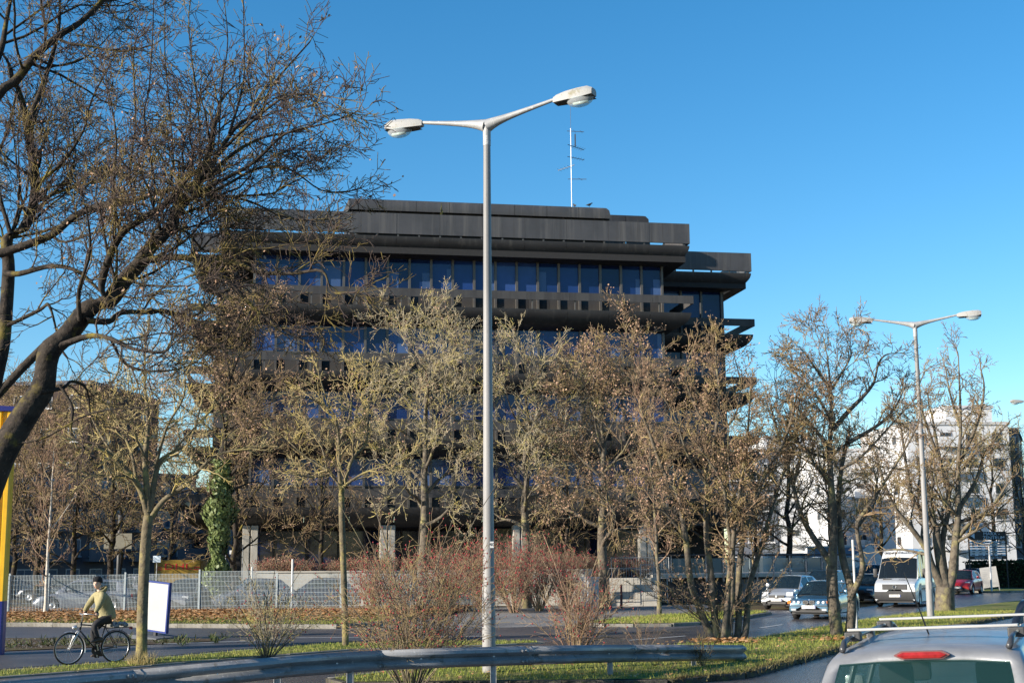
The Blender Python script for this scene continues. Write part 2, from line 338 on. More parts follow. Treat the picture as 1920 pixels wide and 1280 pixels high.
# ================================================================== the dark office building
m_bronze = layered('bronze_panel', [((0.066,0.065,0.069),), ((0.050,0.050,0.053),0.6,0.42,0.62), ((0.10,0.095,0.092),(2.2,2.2,.10),0.5,0.68), ((0.05,0.047,0.046),(6,6,.25),0.55,0.7), ((0.32,0.32,0.31),(7,7,1.2),0.74,0.76)], rough=0.5, bump=0.05, bscale=3, spec=0.45)
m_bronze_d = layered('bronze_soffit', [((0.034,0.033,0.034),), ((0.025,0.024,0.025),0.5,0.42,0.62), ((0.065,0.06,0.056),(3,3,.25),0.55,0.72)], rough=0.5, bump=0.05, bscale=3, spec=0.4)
m_mull = mat('bronze_mullion', (0.11,0.103,0.095), rough=0.45, var=0.1, metal=0.2)
m_rail = layered('rail_panel', [((0.070,0.068,0.068),), ((0.052,0.050,0.051),(2.5,2.5,.4),0.42,0.62)], rough=0.5, bump=0.05, bscale=3)
m_spand = mat('spandrel_panel', (0.048,0.044,0.041), rough=0.7, var=0.12, scale=0.8)
m_dark = mat('dark_recess', (0.022,0.021,0.022), rough=0.8)
m_conc = layered('concrete', [((0.42,0.40,0.36),), ((0.33,0.31,0.27),0.7,0.45,0.65), ((0.22,0.21,0.17),3,0.6,0.78)], rough=0.85, bump=0.3, bscale=25)
def blue_glass(name, c):
    m = mat(name, c, rough=0.06, var=0.18, scale=0.35, spec=0.45); return m
m_pane = [blue_glass('window_glass_%s' % k, c) for k, c in (('deep', (0.012,0.036,0.145)), ('mid', (0.017,0.048,0.19)), ('pale', (0.034,0.075,0.245)), ('night', (0.007,0.020,0.085)))]  # blue base colours paint the reflected sky onto the tinted panes
BL = Vector((-17.14, 78.0, 0)); BA = rad(9.87)
office = thing('office_building', 'dark bronze-clad office block with curved balcony soffits and blue window bands', 'building', BL, BA)
def bloc(x, y, z=0):     # building coordinates -> world
    return Vector((BL.x+x*math.cos(BA)-y*math.sin(BA), BL.y+x*math.sin(BA)+y*math.cos(BA), z))
SL = [21.5, 17.27, 13.30, 9.33, 5.36]; BW = 28.65; OV = 1.6; HD = 1.05; MOD = 1.3245
def hull_rows(): return [(OV*(1-math.cos(t)), HD*math.sin(t)) for t in [rad(k) for k in (0, 8, 16, 24, 32, 40, 48, 56, 64, 72, 80, 86, 90)]]
def hull(xa, xb, y0, yb, zt, step, left=True, right=True):
    n = max(1, round((xb-xa)/step)); st = (xb-xa)/n; rows = hull_rows()
    for k in range(n):
        xs, xe = xa+k*st+0.008, xa+(k+1)*st-0.008
        sec = []
        for i, dz in rows:
            l_ = max(xs, xa+i+.004) if left else xs; r_ = min(xe, xb-i-.004) if right else xe
            sec.append([(l_, y0+i, zt-dz), (r_, y0+i, zt-dz)])
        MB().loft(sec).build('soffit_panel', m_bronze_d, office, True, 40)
    for sd, on in ((0, left), (1, right)):
        if not on: continue
        sec = [[((xa+i) if sd == 0 else (xb-i), y0+i, zt-dz), ((xa+i) if sd == 0 else (xb-i), yb, zt-dz)] for i, dz in rows]
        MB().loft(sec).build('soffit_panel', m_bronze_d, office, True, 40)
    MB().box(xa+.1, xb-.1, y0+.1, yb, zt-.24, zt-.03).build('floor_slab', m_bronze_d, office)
def rail(xa, xb, y0, yb, z0, z1, step, left=True, right=True, nm='rail_panel', mt=None, t=0.07):
    n = max(1, round((xb-xa)/step)); st = (xb-xa)/n; mt = mt or m_rail
    for k in range(n):
        o = MB().box(xa+k*st+.006, xa+(k+1)*st-.006, y0+random.uniform(-.006, .006), y0+t, z0, z1).build(nm, mt, office)
    for on, x in ((left, xa+.002), (right, xb-t-.002)):
        if on: MB().box(x, x+t, y0+t+.004, yb, z0, z1).build(nm, mt, office)
def windows(x0, n, yw, z0, z1, zs, mod=MOD):
    for k in range(n+1):
        MB().box(x0+k*mod-.07, x0+k*mod+.07, yw-.16, yw+.06, zs, z1+.05).build('mullion', m_mull, office)
    for k in range(n):
        a, b = x0+k*mod+.07, x0+(k+1)*mod-.07
        pane = MB().box(a, b, yw-random.uniform(0, .008), yw+.04, z0, z1+.03).build('window', random.choices(m_pane, (5, 4, 2, 3))[0], office)
        if random.random() < 0.42:   # a blind or a curtain behind the glass shows as a paler field
            w = random.choice((.25, .4, .5, .9))*(b-a); h = (z1-z0)*random.choice((.55, .7, .97)); s = random.choice((0, 1))
            MB().box(a if s == 0 else b-w, a+w if s == 0 else b, yw-.018, yw-.012, z0, z0+h).build('curtain', blue_glass('glass_over_curtain', (0.065,0.115,0.26)), pane)
        MB().box(a, b, yw-.05, yw+.03, z0-.1, z0-.004).build('sill', m_mull, office)
        # spandrel below the window
        if random.random() < .55: MB().box(a, b, yw-.02, yw+.03, zs, z0-.105).build('spandrel_panel', m_spand, office)
        else:
            c = a+(b-a)*random.choice((.4, .6)); MB().box(a, c, yw-.012, yw+.03, zs, z0-.105).build('spandrel_panel', m_dark, office); MB().box(c+.004, b, yw-.02, yw+.03, zs, z0-.105).build('spandrel_panel', m_spand, office)
WX0 = 27.25-19*MOD
for i, zt in enumerate(SL):
    hull(0, BW, 0, 9, zt, 2*MOD); hull(24.0, 35.27, 7.33, 15, zt, 2.8, left=False); hull(-2.0, 3.0, 6.6, 15, zt, 2.5, right=False)
    if i == 0: continue
    ztop = SL[i-1]-HD
    rail(0.0, BW+.15, -.03, 5.0, zt+.57, zt+1.06, 2*MOD); rail(27.5, 35.4, 7.30, 14, zt+.57, zt+1.06, 2.64, left=False); rail(-2.1, 1.0, 6.57, 14, zt+.57, zt+1.06, 3.1, right=False)
    for k in range(11): MB().box(WX0+.66+k*2*MOD, WX0+.66+k*2*MOD+.07, .05, .13, zt-.03, zt+.66).build('rail_post', m_mull, office)
    windows(WX0, 19, OV, zt+1.36, ztop, zt)
    windows(33.6-4*1.45, 4, 7.33+OV, zt+1.36, ztop, zt, 1.45)
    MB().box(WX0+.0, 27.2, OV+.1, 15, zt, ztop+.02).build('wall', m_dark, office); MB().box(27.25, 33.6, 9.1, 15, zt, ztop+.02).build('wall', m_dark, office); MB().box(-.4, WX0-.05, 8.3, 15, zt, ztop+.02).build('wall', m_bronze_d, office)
    MB().box(27.20, 27.34, OV-.1, 7.6, zt, ztop+.02).build('end_wall', m_bronze_d, office); MB().box(33.6, 33.74, 8.8, 15, zt, ztop+.02).build('end_wall', m_bronze_d, office)
# roof: parapet panels over a narrow open joint, penthouse band with louvres
rail(0, BW+.02, -.04, 8, SL[0]+.13, 22.89, 2.604, nm='parapet_panel', mt=m_bronze, t=.12)
rail(27.6, 35.3, 7.29, 14, SL[0]+.13, 22.89, 2.56, left=False, nm='parapet_panel', mt=m_bronze, t=.12); rail(-2.0, .5, 6.56, 14, SL[0]+.13, 22.89, 2.5, right=False, nm='parapet_panel', mt=m_bronze, t=.12)
for k in range(23): MB().box(.3+k*1.27, .3+k*1.27+.10, .02, .12, SL[0]-.1, SL[0]+.2).build('parapet_bracket', m_mull, office)
for k in range(6): MB().box(28.6+k*1.27, 28.6+k*1.27+.10, 7.35, 7.45, SL[0]-.1, SL[0]+.2).build('parapet_bracket', m_mull, office)
MB().box(.2, BW-.2, .3, 14, 20.5, 21.44).build('roof_deck', m_dark, office); MB().box(27.6, 35.0, 7.7, 14, 20.5, 21.44).build('roof_deck', m_dark, office)
MB().box(7.9, 24.6, 5.3, 13, 21.45, 24.9).build('penthouse_core', m_dark, office)
PN = 8
for k in range(PN):
    a = 7.83+k*(24.9-7.83)/PN+.012; b = 7.83+(k+1)*(24.9-7.83)/PN-.012
    prof = [(5.0, 24.36), (4.97, 24.55), (4.97, 24.9), (5.03, 25.06), (5.2, 25.12), (9, 25.12)]
    xr = lambda z: b - (0.35*max(0, (z-24.7)/.42)**2 if k == PN-1 else 0)
    MB().loft([[(a, y, z), (xr(z), y, z)] for y, z in prof]).build('penthouse_panel', m_bronze, office, True, 35)
MB().prism([(24.62, 5.2), (24.9, 5.2), (24.9, 9), (24.62, 9)], 24.36, 24.8).build('penthouse_panel', m_bronze, office)
for j in range(6):
    z = 23.0+j*.23; MB().add([(7.95, 5.2, z), (24.8, 5.2, z), (24.8, 5.05, z-.10), (7.95, 5.05, z-.10)], [(0, 1, 2, 3)]).build('louvre_slat', m_mull, office)
for k in range(2):
    a = 24.95+k*1.75; b = a+1.72
    MB().loft([[(a, y, z), (b-(.4*max(0, (z-24.9)/.6)**2 if k else 0), y, z)] for y, z in [(8.0, 22.5), (8.0, 25.2), (8.06, 25.42), (8.3, 25.5), (11, 25.5)]]).build('penthouse_panel', m_bronze_d, office, True, 35)
MB().add([(7.83, 5.0, 24.36), (7.2, 5.2, 23.6), (7.2, 9, 23.6), (7.83, 9, 25.1), (7.83, 5.0, 25.1)], [(0, 1, 2, 3, 4)]).build('penthouse_panel', m_bronze, office)
MB().box(1.2, 33.4, OV+.05, 15, 4.33, 4.55).build('ceiling', m_bronze_d, office)
# ground floor: columns in front of a dark recessed glass front
for x in (2.2, 10.1, 18.0, 25.75):
    for dx in (-.24, .24): MB().bbox(x+dx-.2, x+dx+.2, .9, 1.5, .9, 4.36, .03).build('column', m_conc, office)
    MB().box(x-.1, x+.1, 1.05, 1.42, .9, 4.34).build('column_web', m_conc, office)
for x in (31.5,): MB().bbox(x-.4, x+.4, 8.6, 9.3, .9, 4.36, .03).build('column', m_conc, office)
MB().box(1, 33, 8, 15, .9, 4.4).build('ground_floor_wall', m_dark, office)
for k in range(14): MB().box(1.5+k*2.0, 1.58+k*2.0, 7.9, 7.98, .9, 4.3).build('shop_mullion', mat('dark_frame', (0.03,0.03,0.032), rough=0.4), office)
for k in range(13): MB().box(1.6+k*2.0, 3.48+k*2.0, 7.95, 7.99, 1.2, 4.2).build('shop_window', m_pane[3], office)
# pale notice boards and a white shop front between the columns
MB().box(16.9, 18.35, 3.0, 3.1, 3.35, 4.2).build('notice_board', mat('notice_board', (0.32,0.27,0.15), rough=.7, col2=(0.10,0.09,0.06), scale=2.5), office)
for k in range(3): MB().box(16.9+k*.62, 17.0+k*.62, 3.0, 3.1, 2.2, 3.1).build('door_frame', mat('white_frame', (0.55,0.56,0.58), rough=.5), office)
MB().box(16.9, 18.2, 3.0, 3.08, 2.1, 2.19).build('door_frame', MATS['white_frame'], office)
# roof antenna, birds, self-sown plant
ar = thing('roof_antenna', 'thin pale antenna mast with several small aerials on the flat roof', 'antenna', bloc(22.52, 6, 25.12))
m_alu = mat('pale_metal', (0.22,0.23,0.25), rough=.4, metal=.5)
MB().tube([(0,0,-.1),(0,0,5.6)], .026, 6).build('mast', m_alu, ar); MB().tube([(0,0,5.6),(.01,0,7.3)], .014, 5).build('whip', m_alu, ar)
for z, az, L, k in ((2.1, -.5, 1.1, 1), (3.0, 2.6, 1.0, 4), (3.6, .2, .9, 5), (4.4, .5, 1.0, 6), (5.4, -.3, .9, 2)):
    d = Vector((math.cos(az), math.sin(az), -.15)); a = MB().tube([d*-.25+Vector((0,0,z)), d*L+Vector((0,0,z))], .022, 5)
    s = Vector((-d.y, d.x, 0))
    for q in range(k):
        c = d*(L*(q+.6)/(k))+Vector((0,0,z)); a.tube([c-s*.32, c+s*.32], .010, 4)
    a.build('aerial', mat('dark_metal', (0.05,0.05,0.055), rough=.5), ar)
MB().box(.25,.33,-.05,.05,4.35,5.2).build('aerial', MATS['dark_metal'], ar)
def bird(loc, rz, lab):
    b = MB(); b.loft([[(x, r*math.cos(a), .16+z+r*1.1*math.sin(a)) for a in np.linspace(0, 2*math.pi, 8, endpoint=False)] for x, z, r in ((-.26,.0,.012),(-.16,.02,.035),(-.04,.04,.075),(.06,.07,.075),(.13,.13,.045),(.17,.17,.042),(.21,.17,.02),(.25,.165,.004))], True)
    b.tube([(0,-.02,0),(0.0,-.02,.12)], .008, 4).tube([(0,.02,0),(0.0,.02,.12)], .008, 4)
    o = b.build('bird', mat('dark_feather', (0.035,0.035,0.04), rough=.6), None, True); o.location = loc; o.rotation_euler = (0, 0, rz); return tag(o, lab, 'bird')
bird(bloc(23.55, 5.3, 25.12), .3, 'dark bird perched on the roof edge right beside the antenna mast')
bird(bloc(22.62, 5.6, 25.12), 2.0, 'small dark bird sitting at the foot of the antenna mast')
bird(bloc(9.2, 5.3, 25.12), 1.0, 'small bird on the penthouse edge far from the antenna')
rp = thing('roof_plant', 'little conifer seedling growing out of the roof parapet', 'plant', bloc(13.2, .6, 22.0))
b = MB()
for k in range(70):
    h = random.random()*1.6; r = (1.7-h)*.16; a = random.random()*6.28; b.add([(0,0,h),(math.cos(a)*r,math.sin(a)*r,h+.12),(math.cos(a+.5)*r*.6,math.sin(a+.5)*r*.6,h+.22)], [(0,1,2)])
b.build('foliage', mat('seedling_needles', (0.12,0.11,0.02), rough=.8), rp); MB().tube([(0,0,-.4),(0,0,1.6)], [.03,.008], 5).build('stem', mat('seedling_stem', (0.12,0.09,0.05)), rp)
# ================================================================== buildings behind
m_wht = layered('white_render', [((0.60,0.61,0.63),), ((0.52,0.53,0.55),0.25,0.42,0.62)], rough=.8, bump=.1, bscale=6)
m_brick = layered('brown_brick', [((0.075,0.052,0.042),), ((0.055,0.039,0.033),0.3,0.42,0.62), ((0.10,0.07,0.055),5,.55,.7)], rough=.9, bump=.3, bscale=8)
m_shade = layered('shaded_render', [((0.11,0.125,0.15),), ((0.085,0.095,0.12),0.2,0.42,0.62)], rough=.85, bump=.1, bscale=6)  # dark blue-grey colour carries the shade on these facades
m_win = mat('far_window', (0.03,0.04,0.055), rough=.15, var=.3, scale=.3)
m_frame = mat('far_frame', (0.55,0.55,0.56), rough=.6)
def block(name, label, x0, x1, y0, y1, z1, rz, mt, floors, cols, z0=0, balc=None, wf=.55, hf=.5, side=True, mw=None):
    """rendered block: recessed windows with frames and sills on the camera side and one flank"""
    c = Vector(((x0+x1)/2, (y0+y1)/2, z0)); r = thing(name, label, 'building', c, rz); w, d = (x1-x0)/2, (y1-y0)/2
    MB().box(-w, w, -d, d, 0, z1).build('wall', mt, r); MB().box(-w-.15, w+.15, -d-.15, d+.15, z1+.003, z1+.35).build('roof', m_frame if mt is m_wht else m_shade, r)
    fh = z1/floors
    for f in range(floors):
        for k in range(cols):
            cx = -w+(k+.5)*2*w/cols; ww = w/cols*wf*random.uniform(.8, 1.15); zc = (f+.5)*fh; hh = fh/2*hf
            fr = MB().box(cx-ww-.09, cx+ww+.09, -d-.05, -d+.05, zc-hh-.09, zc+hh+.09).build('window', m_frame, r)
            MB().box(cx-ww, cx-.04, -d-.08, -d-.055, zc-hh, zc+hh).box(cx+.04, cx+ww, -d-.08, -d-.055, zc-hh, zc+hh).build('pane', mw or m_win, fr); MB().box(cx-ww-.15, cx+ww+.15, -d-.2, -d-.055, zc-hh-.18, zc-hh-.095).build('sill', m_frame, fr)
            if balc and (k % balc == 1):
                MB().box(cx-ww-.7, cx+ww+.7, -d-1.3, -d-.01, zc-hh-.55, zc-hh-.35).box(cx-ww-.7, cx+ww+.7, -d-1.3, -d-1.2, zc-hh-.345, zc-hh+.55).build('balcony', mt, r)
        if side:
            for sx in (-1, 1):
                for k in range(2):
                    cy = -d+(k+.5)*d; zc = (f+.5)*fh; hh = fh/2*hf
                    fr = MB().box(sx*w-.05, sx*w+.05, cy-.7, cy+.7, zc-hh, zc+hh).build('window', m_frame, r); MB().box(sx*w-.07, sx*w+.07, cy-.6, cy+.6, zc-hh+.1, zc+hh-.1).build('pane', m_win, fr)
    return r
def bx(px0, px1, pyt, D): a, b = P(px0, pyt, D), P(px1, pyt, D); return a.x, b.x, a.z
x0, x1, z = bx(1688, 1884, 797, 152); block('apartment_block', 'tall white apartment block with small dark windows at the end of the street', x0, x1, 152, 168, z, rad(4), m_wht, 6, 4, balc=3, wf=.38, hf=.38)
x0, x1, z = bx(1772, 1862, 764, 156); block('stair_tower', 'white rooftop stair tower rising above the tall white block', x0, x1, 157, 164, z, rad(4), m_wht, 3, 1, wf=.18, hf=.12, side=False)
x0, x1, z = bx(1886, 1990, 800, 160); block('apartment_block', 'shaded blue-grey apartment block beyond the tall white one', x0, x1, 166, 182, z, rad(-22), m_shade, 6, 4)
x0, x1, z = bx(1540, 1700, 845, 165); block('apartment_block', 'white apartment block lower than its neighbour, seen over the delivery van', x0, x1, 166, 182, z, rad(6), m_wht, 5, 4, balc=2, wf=.4, hf=.38)
x0, x1, z = bx(1424, 1532, 822, 175); block('apartment_block', 'white stepped apartment block next to the dark office block', x0, x1, 176, 190, z, rad(5), m_wht, 5, 3, balc=3, wf=.35, hf=.36)
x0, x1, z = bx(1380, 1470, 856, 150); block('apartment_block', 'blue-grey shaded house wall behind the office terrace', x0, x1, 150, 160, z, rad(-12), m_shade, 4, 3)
x0, x1, z = bx(-60, 172, 712, 120); block('brick_building', 'tall brown brick building behind bare trees and the mesh fence', x0, x1, 124, 140, z, rad(-8), m_brick, 6, 4, wf=.3, hf=.35)
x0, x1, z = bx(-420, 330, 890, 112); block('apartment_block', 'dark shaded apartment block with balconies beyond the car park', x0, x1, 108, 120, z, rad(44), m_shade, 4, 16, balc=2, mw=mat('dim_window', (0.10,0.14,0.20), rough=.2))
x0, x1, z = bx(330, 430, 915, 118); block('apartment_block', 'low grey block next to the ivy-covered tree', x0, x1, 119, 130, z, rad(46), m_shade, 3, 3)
# low sheds and tent roofs past the glass balustrade
def shed(px0, px1, pyt, D, lab, mt, dp=5):
    x0, x1, z = bx(px0, px1, pyt, D); r = thing('site_cabin', lab, 'cabin', ((x0+x1)/2, D, 0), rad(-6)); w = (x1-x0)/2
    MB().box(-w, w, 0, dp, 0, z).build('wall', mt, r); MB().box(-w-.1, w+.1, -.1, dp+.1, z+.003, z+.12).build('roof', m_frame, r)
    fr = MB().box(-.5, .5, -.06, -.004, z*.45, z*.8).build('window', m_frame, r); MB().box(-.42, -.03, -.08, -.065, z*.48, z*.77).box(.03, .42, -.08, -.065, z*.48, z*.77).build('pane', m_win, fr)
m_blue = mat('blue_grey_sheet', (0.16,0.22,0.31), rough=.6, var=.1)
shed(1528, 1640, 1026, 100, 'blue-grey site cabin with a small barred window', m_blue); shed(1440, 1516, 1040, 104, 'white low cabin behind the glass balustrade', m_wht)
tn = thing('market_tent', 'pale blue-white tent with a sloping roof behind the delivery van', 'tent', (P(1640, 1070, 98).x, 98, 0), rad(-15))
MB().add([(-1.6,-2,2.3),(1.6,-2,1.2),(1.6,2,1.2),(-1.6,2,2.3),(-.2,-2,3.2),(-.2,2,3.2)], [(0,4,5,3),(4,1,2,5),(0,1,4),(3,2,5)]).build('canopy', mat('tent_cloth', (0.62,0.66,0.70), rough=.8), tn)
for sx in (-1.5, 1.5):
    for sy in (-1.9, 1.9): MB().tube([(sx,sy,0),(sx,sy,2.25 if sx < 0 else 1.25)], .035, 6).build('leg', m_alu, tn)
MB().add([(-1.55,-1.95,0),(1.55,-1.95,0),(1.55,-1.95,1.15),(-1.55,-1.95,2.2)], [(0,1,2,3)]).build('side_cloth', MATS['tent_cloth'], tn)
hg = [P(1790, 1050, 108), P(1990, 1050, 108)]
# podium of the office: retaining wall, planted bed on top, terrace with glass balustrade
def yline(px, D): return P(px, 1054, D).x
rw = thing('retaining_wall', 'pale concrete retaining wall below the red hedge', 'wall', (0, 0, 0))
X0, X1 = yline(482, 70), yline(1110, 70); n = 9
for k in range(n):
    a, b = X0+k*(X1-X0)/n+.01, X0+(k+1)*(X1-X0)/n-.01
    MB().box(a, b, 70, 70.35, 0, 1.72).build('wall_panel', m_conc, rw)
MB().box(X0-.05, X1+.05, 69.94, 70.42, 1.724, 1.80).build('coping', m_conc, rw); MB().box(X0, X0+.35, 70.36, 80, 0, 1.72).build('wall_panel', m_conc, rw)
pod = MB().prism([(X0+.36, 70.37), (X1, 70.37), (yline(1200, 74), 73.2), (yline(1520, 74)+8, 76), (yline(1520, 74)+8, 100), (-17, 100), (X0+.36, 80)], 0.0, 1.18).build('terrace', m_pave); struct(pod)
bs = thing('block_steps', 'stepped wall of pale stone blocks beside the tree trunk', 'steps', (0, 0, 0)); xa, xb = yline(1122, 69), yline(1225, 69)
for r_ in range(4):
    x = xa - random.uniform(0, .4)
    while x < xb:
        w = random.uniform(.7, 1.3); MB().bbox(x, min(x+w-.02, xb+.3), 68.0+r_*.42, 70.3, r_*.34, r_*.34+.33, .02).build('stone_block', m_conc, bs); x += w
tr = thing('glass_balustrade', 'glass balustrade with pale posts along the terrace edge', 'railing', (0, 0, 0)); m_clear = glass_mat('balustrade_glass', (0.30,0.34,0.33), .55)
A, B = Vector((yline(1225, 71.5), 71.5, 0)), Vector((yline(1600, 76.5), 76.5, 0)); n = 12
MB().loft([[tuple(A+Vector((0,0,z))), tuple(B+Vector((0,0,z)))] for z in (1.30, 1.48)]).build('slab_edge', m_conc, tr)
q = (B-A)
sl_ = MB().prism([(A.x, A.y+.03), (B.x, B.y+.03), (B.x, B.y+10), (A.x, A.y+8)], 1.31, 1.47).build('terrace_slab', m_conc); struct(sl_)
MB().prism([(A.x, A.y+.5), (B.x, B.y+.5), (B.x, B.y+.9), (A.x, A.y+.9)], 0, 1.30).build('dark_wall', mat('underpass_wall', (0.045,0.045,0.048), rough=.9), tr)
for k in range(n+1):
    c = A+q*(k/n); MB().box(c.x-.04, c.x+.04, c.y-.06, c.y+.02, 1.1, 2.42).build('post', m_alu, tr)
    if k < n:
        d = A+q*((k+.03)/n); e = A+q*((k+.97)/n); MB().add([(d.x+.05,d.y-.02,1.56),(e.x-.05,e.y-.02,1.56),(e.x-.05,e.y-.02,2.30),(d.x+.05,d.y-.02,2.30)], [(0,1,2,3)]).build('glass_panel', m_clear, tr)
MB().tube([A+Vector((0,-.03,2.46)), B+Vector((0,-.03,2.46))], .05, 6).build('handrail', mat('dark_handrail', (0.06,0.045,0.04)), tr)
# ================================================================== bare trees and shrubs
def bark(name, base, dark, lichen, amt, fine=(0.10,0.07,0.055)):
    return layered(name, [(base,), (dark, 5, .45, .62), (lichen, 2.2, .62-amt*.25, .74-amt*.2), (fine, 22, .58, .72)], rough=.9, bump=1.0, bscale=15)
m_bark_dark = bark('bark_dark', (0.042,0.034,0.027), (0.018,0.015,0.013), (0.17,0.135,0.028), .28)
m_bark_yel = bark('bark_lichen', (0.15,0.125,0.08), (0.095,0.078,0.052), (0.27,0.225,0.085), .42)
m_bark_grey = bark('bark_grey', (0.135,0.115,0.088), (0.072,0.06,0.048), (0.24,0.21,0.10), .32)
m_bark_pale = bark('bark_pale', (0.50,0.46,0.40), (0.34,0.30,0.25), (0.55,0.50,0.42), .4)
m_twig_dark = layered('twig_dark', [((0.076,0.056,0.048),), ((0.205,0.158,0.052),3,.48,.60), ((0.056,0.041,0.041),8,.5,.7)], bump=0)
m_twig_brown = layered('twig_brown', [((0.228,0.159,0.103),), ((0.318,0.245,0.112),2.0,.46,.60), ((0.103,0.069,0.047),6,.5,.66)], bump=0)
m_twig_grey = layered('twig_grey', [((0.359,0.308,0.212),), ((0.460,0.386,0.138),1.6,.48,.62), ((0.147,0.110,0.087),6,.52,.68)], bump=0)
m_twig_yel = layered('twig_yellow', [((0.359,0.288,0.141),), ((0.457,0.359,0.109),1.6,.5,.62), ((0.229,0.163,0.109),7,.5,.7)], bump=0)
m_twig_red = layered('twig_red', [((0.235,0.150,0.105),), ((0.34,0.26,0.16),2.2,.46,.60), ((0.15,0.085,0.062),7,.5,.7)], bump=0)
m_seed = layered('dry_seed', [((0.30,0.19,0.13),), ((0.42,0.29,0.20),3,.45,.65), ((0.17,0.095,0.07),6,.5,.7)], bump=0, rough=.8)
m_berry = mat('red_berry', (0.42,0.045,0.05), rough=.4, var=.3)
m_ivy = layered('ivy_leaf', [((0.130,0.173,0.058),), ((0.202,0.238,0.094),3,.48,.64), ((0.022,0.040,0.011),5,.5,.66)], bump=0, rough=.45, spec=.5)

class Tubes:
    """branches gathered by segment count and sides, turned into one mesh with numpy"""
    def __init__(s): s.b = {}; s.tips = []
    def add(s, pts, rr, sides): s.b.setdefault((len(pts), sides), []).append((pts, rr))
    def mesh(s, name, mtl, parent, keys=None):
        VV, FF, o = [], [], 0
        for (k, n), lst in s.b.items():
            Pn = np.array([[tuple(p) for p in a[0]] for a in lst], dtype=np.float64); R = np.array([a[1] for a in lst])
            N = len(lst); d = Pn[:, -1]-Pn[:, 0]; d /= np.linalg.norm(d, axis=1, keepdims=True)+1e-9
            ref = np.where(np.abs(d[:, 2:3]) < .8, np.array([[0, 0, 1.0]]), np.array([[1.0, 0, 0]]))
            u = np.cross(d, ref); u /= np.linalg.norm(u, axis=1, keepdims=True)+1e-9; w = np.cross(d, u)
            an = np.arange(n)*2*np.pi/n
            ring = u[:, None, :]*np.cos(an)[None, :, None]+w[:, None, :]*np.sin(an)[None, :, None]
            V = Pn[:, :, None, :]+ring[:, None, :, :]*R[:, :, None, None]
            i = np.arange(k-1)[:, None]*n; j = np.arange(n)[None, :]; jn = (j+1) % n
            F = np.stack([i+j, i+jn, i+jn+n, i+j+n], -1).reshape(-1, 4)
            FF.append((F[None]+(np.arange(N)*k*n)[:, None, None]).reshape(-1, 4)+o); VV.append(V.reshape(-1, 3)); o += N*k*n
        if not VV: return None
        ob = mesh_np(name, np.concatenate(VV), np.concatenate(FF), mtl, parent)
        ob.data.polygons.foreach_set('use_smooth', [True]*len(ob.data.polygons)); return ob
def rvec(): return Vector((random.gauss(0, 1), random.gauss(0, 1), random.gauss(0, 1)))
def side_dir(d, ang):
    q = rvec(); q = (q-d*q.dot(d)); q.normalize(); return (d*math.cos(ang)+q*math.sin(ang)).normalized()
#           per level: segments, sides, gnarl, upward pull, children per metre, child length, child angle
def grow(T, lv, p, d, L, r, sp):
    lev = sp[lv]; n = lev['n']; pts = [p.copy()]; rr = [r]; dirs = [d]; st = L/n; rend = lev.get('rend', .35)
    for i in range(n):
        d = d+rvec()*lev['gn']*(.5+.5*i/n)+Vector((0, 0, lev['up'])); d.normalize(); p = p+d*st; pts.append(p); dirs.append(d)
        rr.append(max(sp[-1].get('rmin', .004), r*(1-(1-rend)*(i+1)/n)))
    (T[0] if lv < sp[0].get('wood', 1) else T[1]).add(pts, rr, lev['s'])
    spawn(T, lv, pts, rr, dirs, L, sp)
def spawn(T, lv, pts, rr, dirs, L, sp, t0=None):
    if lv+1 >= len(sp):
        T[1].tips.append((pts[-1], dirs[-1])); return
    lev = sp[lv]; n = len(pts)-1; k = max(1, int(lev['den']*L*random.uniform(.8, 1.2)+random.random())); t0 = lev.get('t0', .2) if t0 is None else t0
    for c in range(k):
        t = t0+(1-t0)*((c+random.random())/k); f = min(t*n, n-1e-4); i = int(f); g = f-i
        p = pts[i].lerp(pts[i+1], g); d = dirs[i+1]; ang = rad(lev['an']+random.gauss(0, 12)); cd_ = side_dir(d, ang)
        if lev.get('flat'): cd_.z = cd_.z*.6+lev['flat']; cd_.normalize()
        cl = lev['cl']*random.uniform(.55, 1.25)*(1.15-.72*t); cr = max(sp[-1].get('rmin', .004), (rr[i]*(1-g)+rr[i+1]*g)*lev.get('cr', .55))
        if cr > lev.get('crmax', 9): cr = lev['crmax']
        grow(T, lv+1, p, cd_, cl, cr, sp)
    # leading shoot
    if lv+1 < len(sp): grow(T, lv+1, pts[-1].copy(), dirs[-1].copy(), lev['cl']*.45, rr[-1], sp)
def tips_quads(name, tips, size, mtl, parent, per=2, prob=.6, spread=.06, droop=.3):
    C_ = [(p, d) for p, d in tips if random.random() < prob*max(0, 1+1.6*(math.sin(p.x*2.1+p.z*1.3)+math.sin(p.y*2.7-p.z*1.9+p.x)))]
    if not C_: return
    Pn = np.repeat(np.array([tuple(p) for p, d in C_]), per, 0)+RNG.normal(0, spread, (len(C_)*per, 3)); n = len(Pn)
    a = RNG.normal(0, 1, (n, 3)); a[:, 2] -= droop; a /= np.linalg.norm(a, axis=1, keepdims=True); b = np.cross(a, RNG.normal(0, 1, (n, 3))); b /= np.linalg.norm(b, axis=1, keepdims=True)
    s = size*RNG.uniform(.5, 1.3, (n, 1)); V = np.stack([Pn, Pn+a*s*.5+b*s*.32, Pn+a*s, Pn+a*s*.5-b*s*.32], 1).reshape(-1, 3)
    o_ = mesh_np(name, V, np.arange(4*n).reshape(-1, 4), mtl, parent); o_['kind'] = 'stuff'; return o_
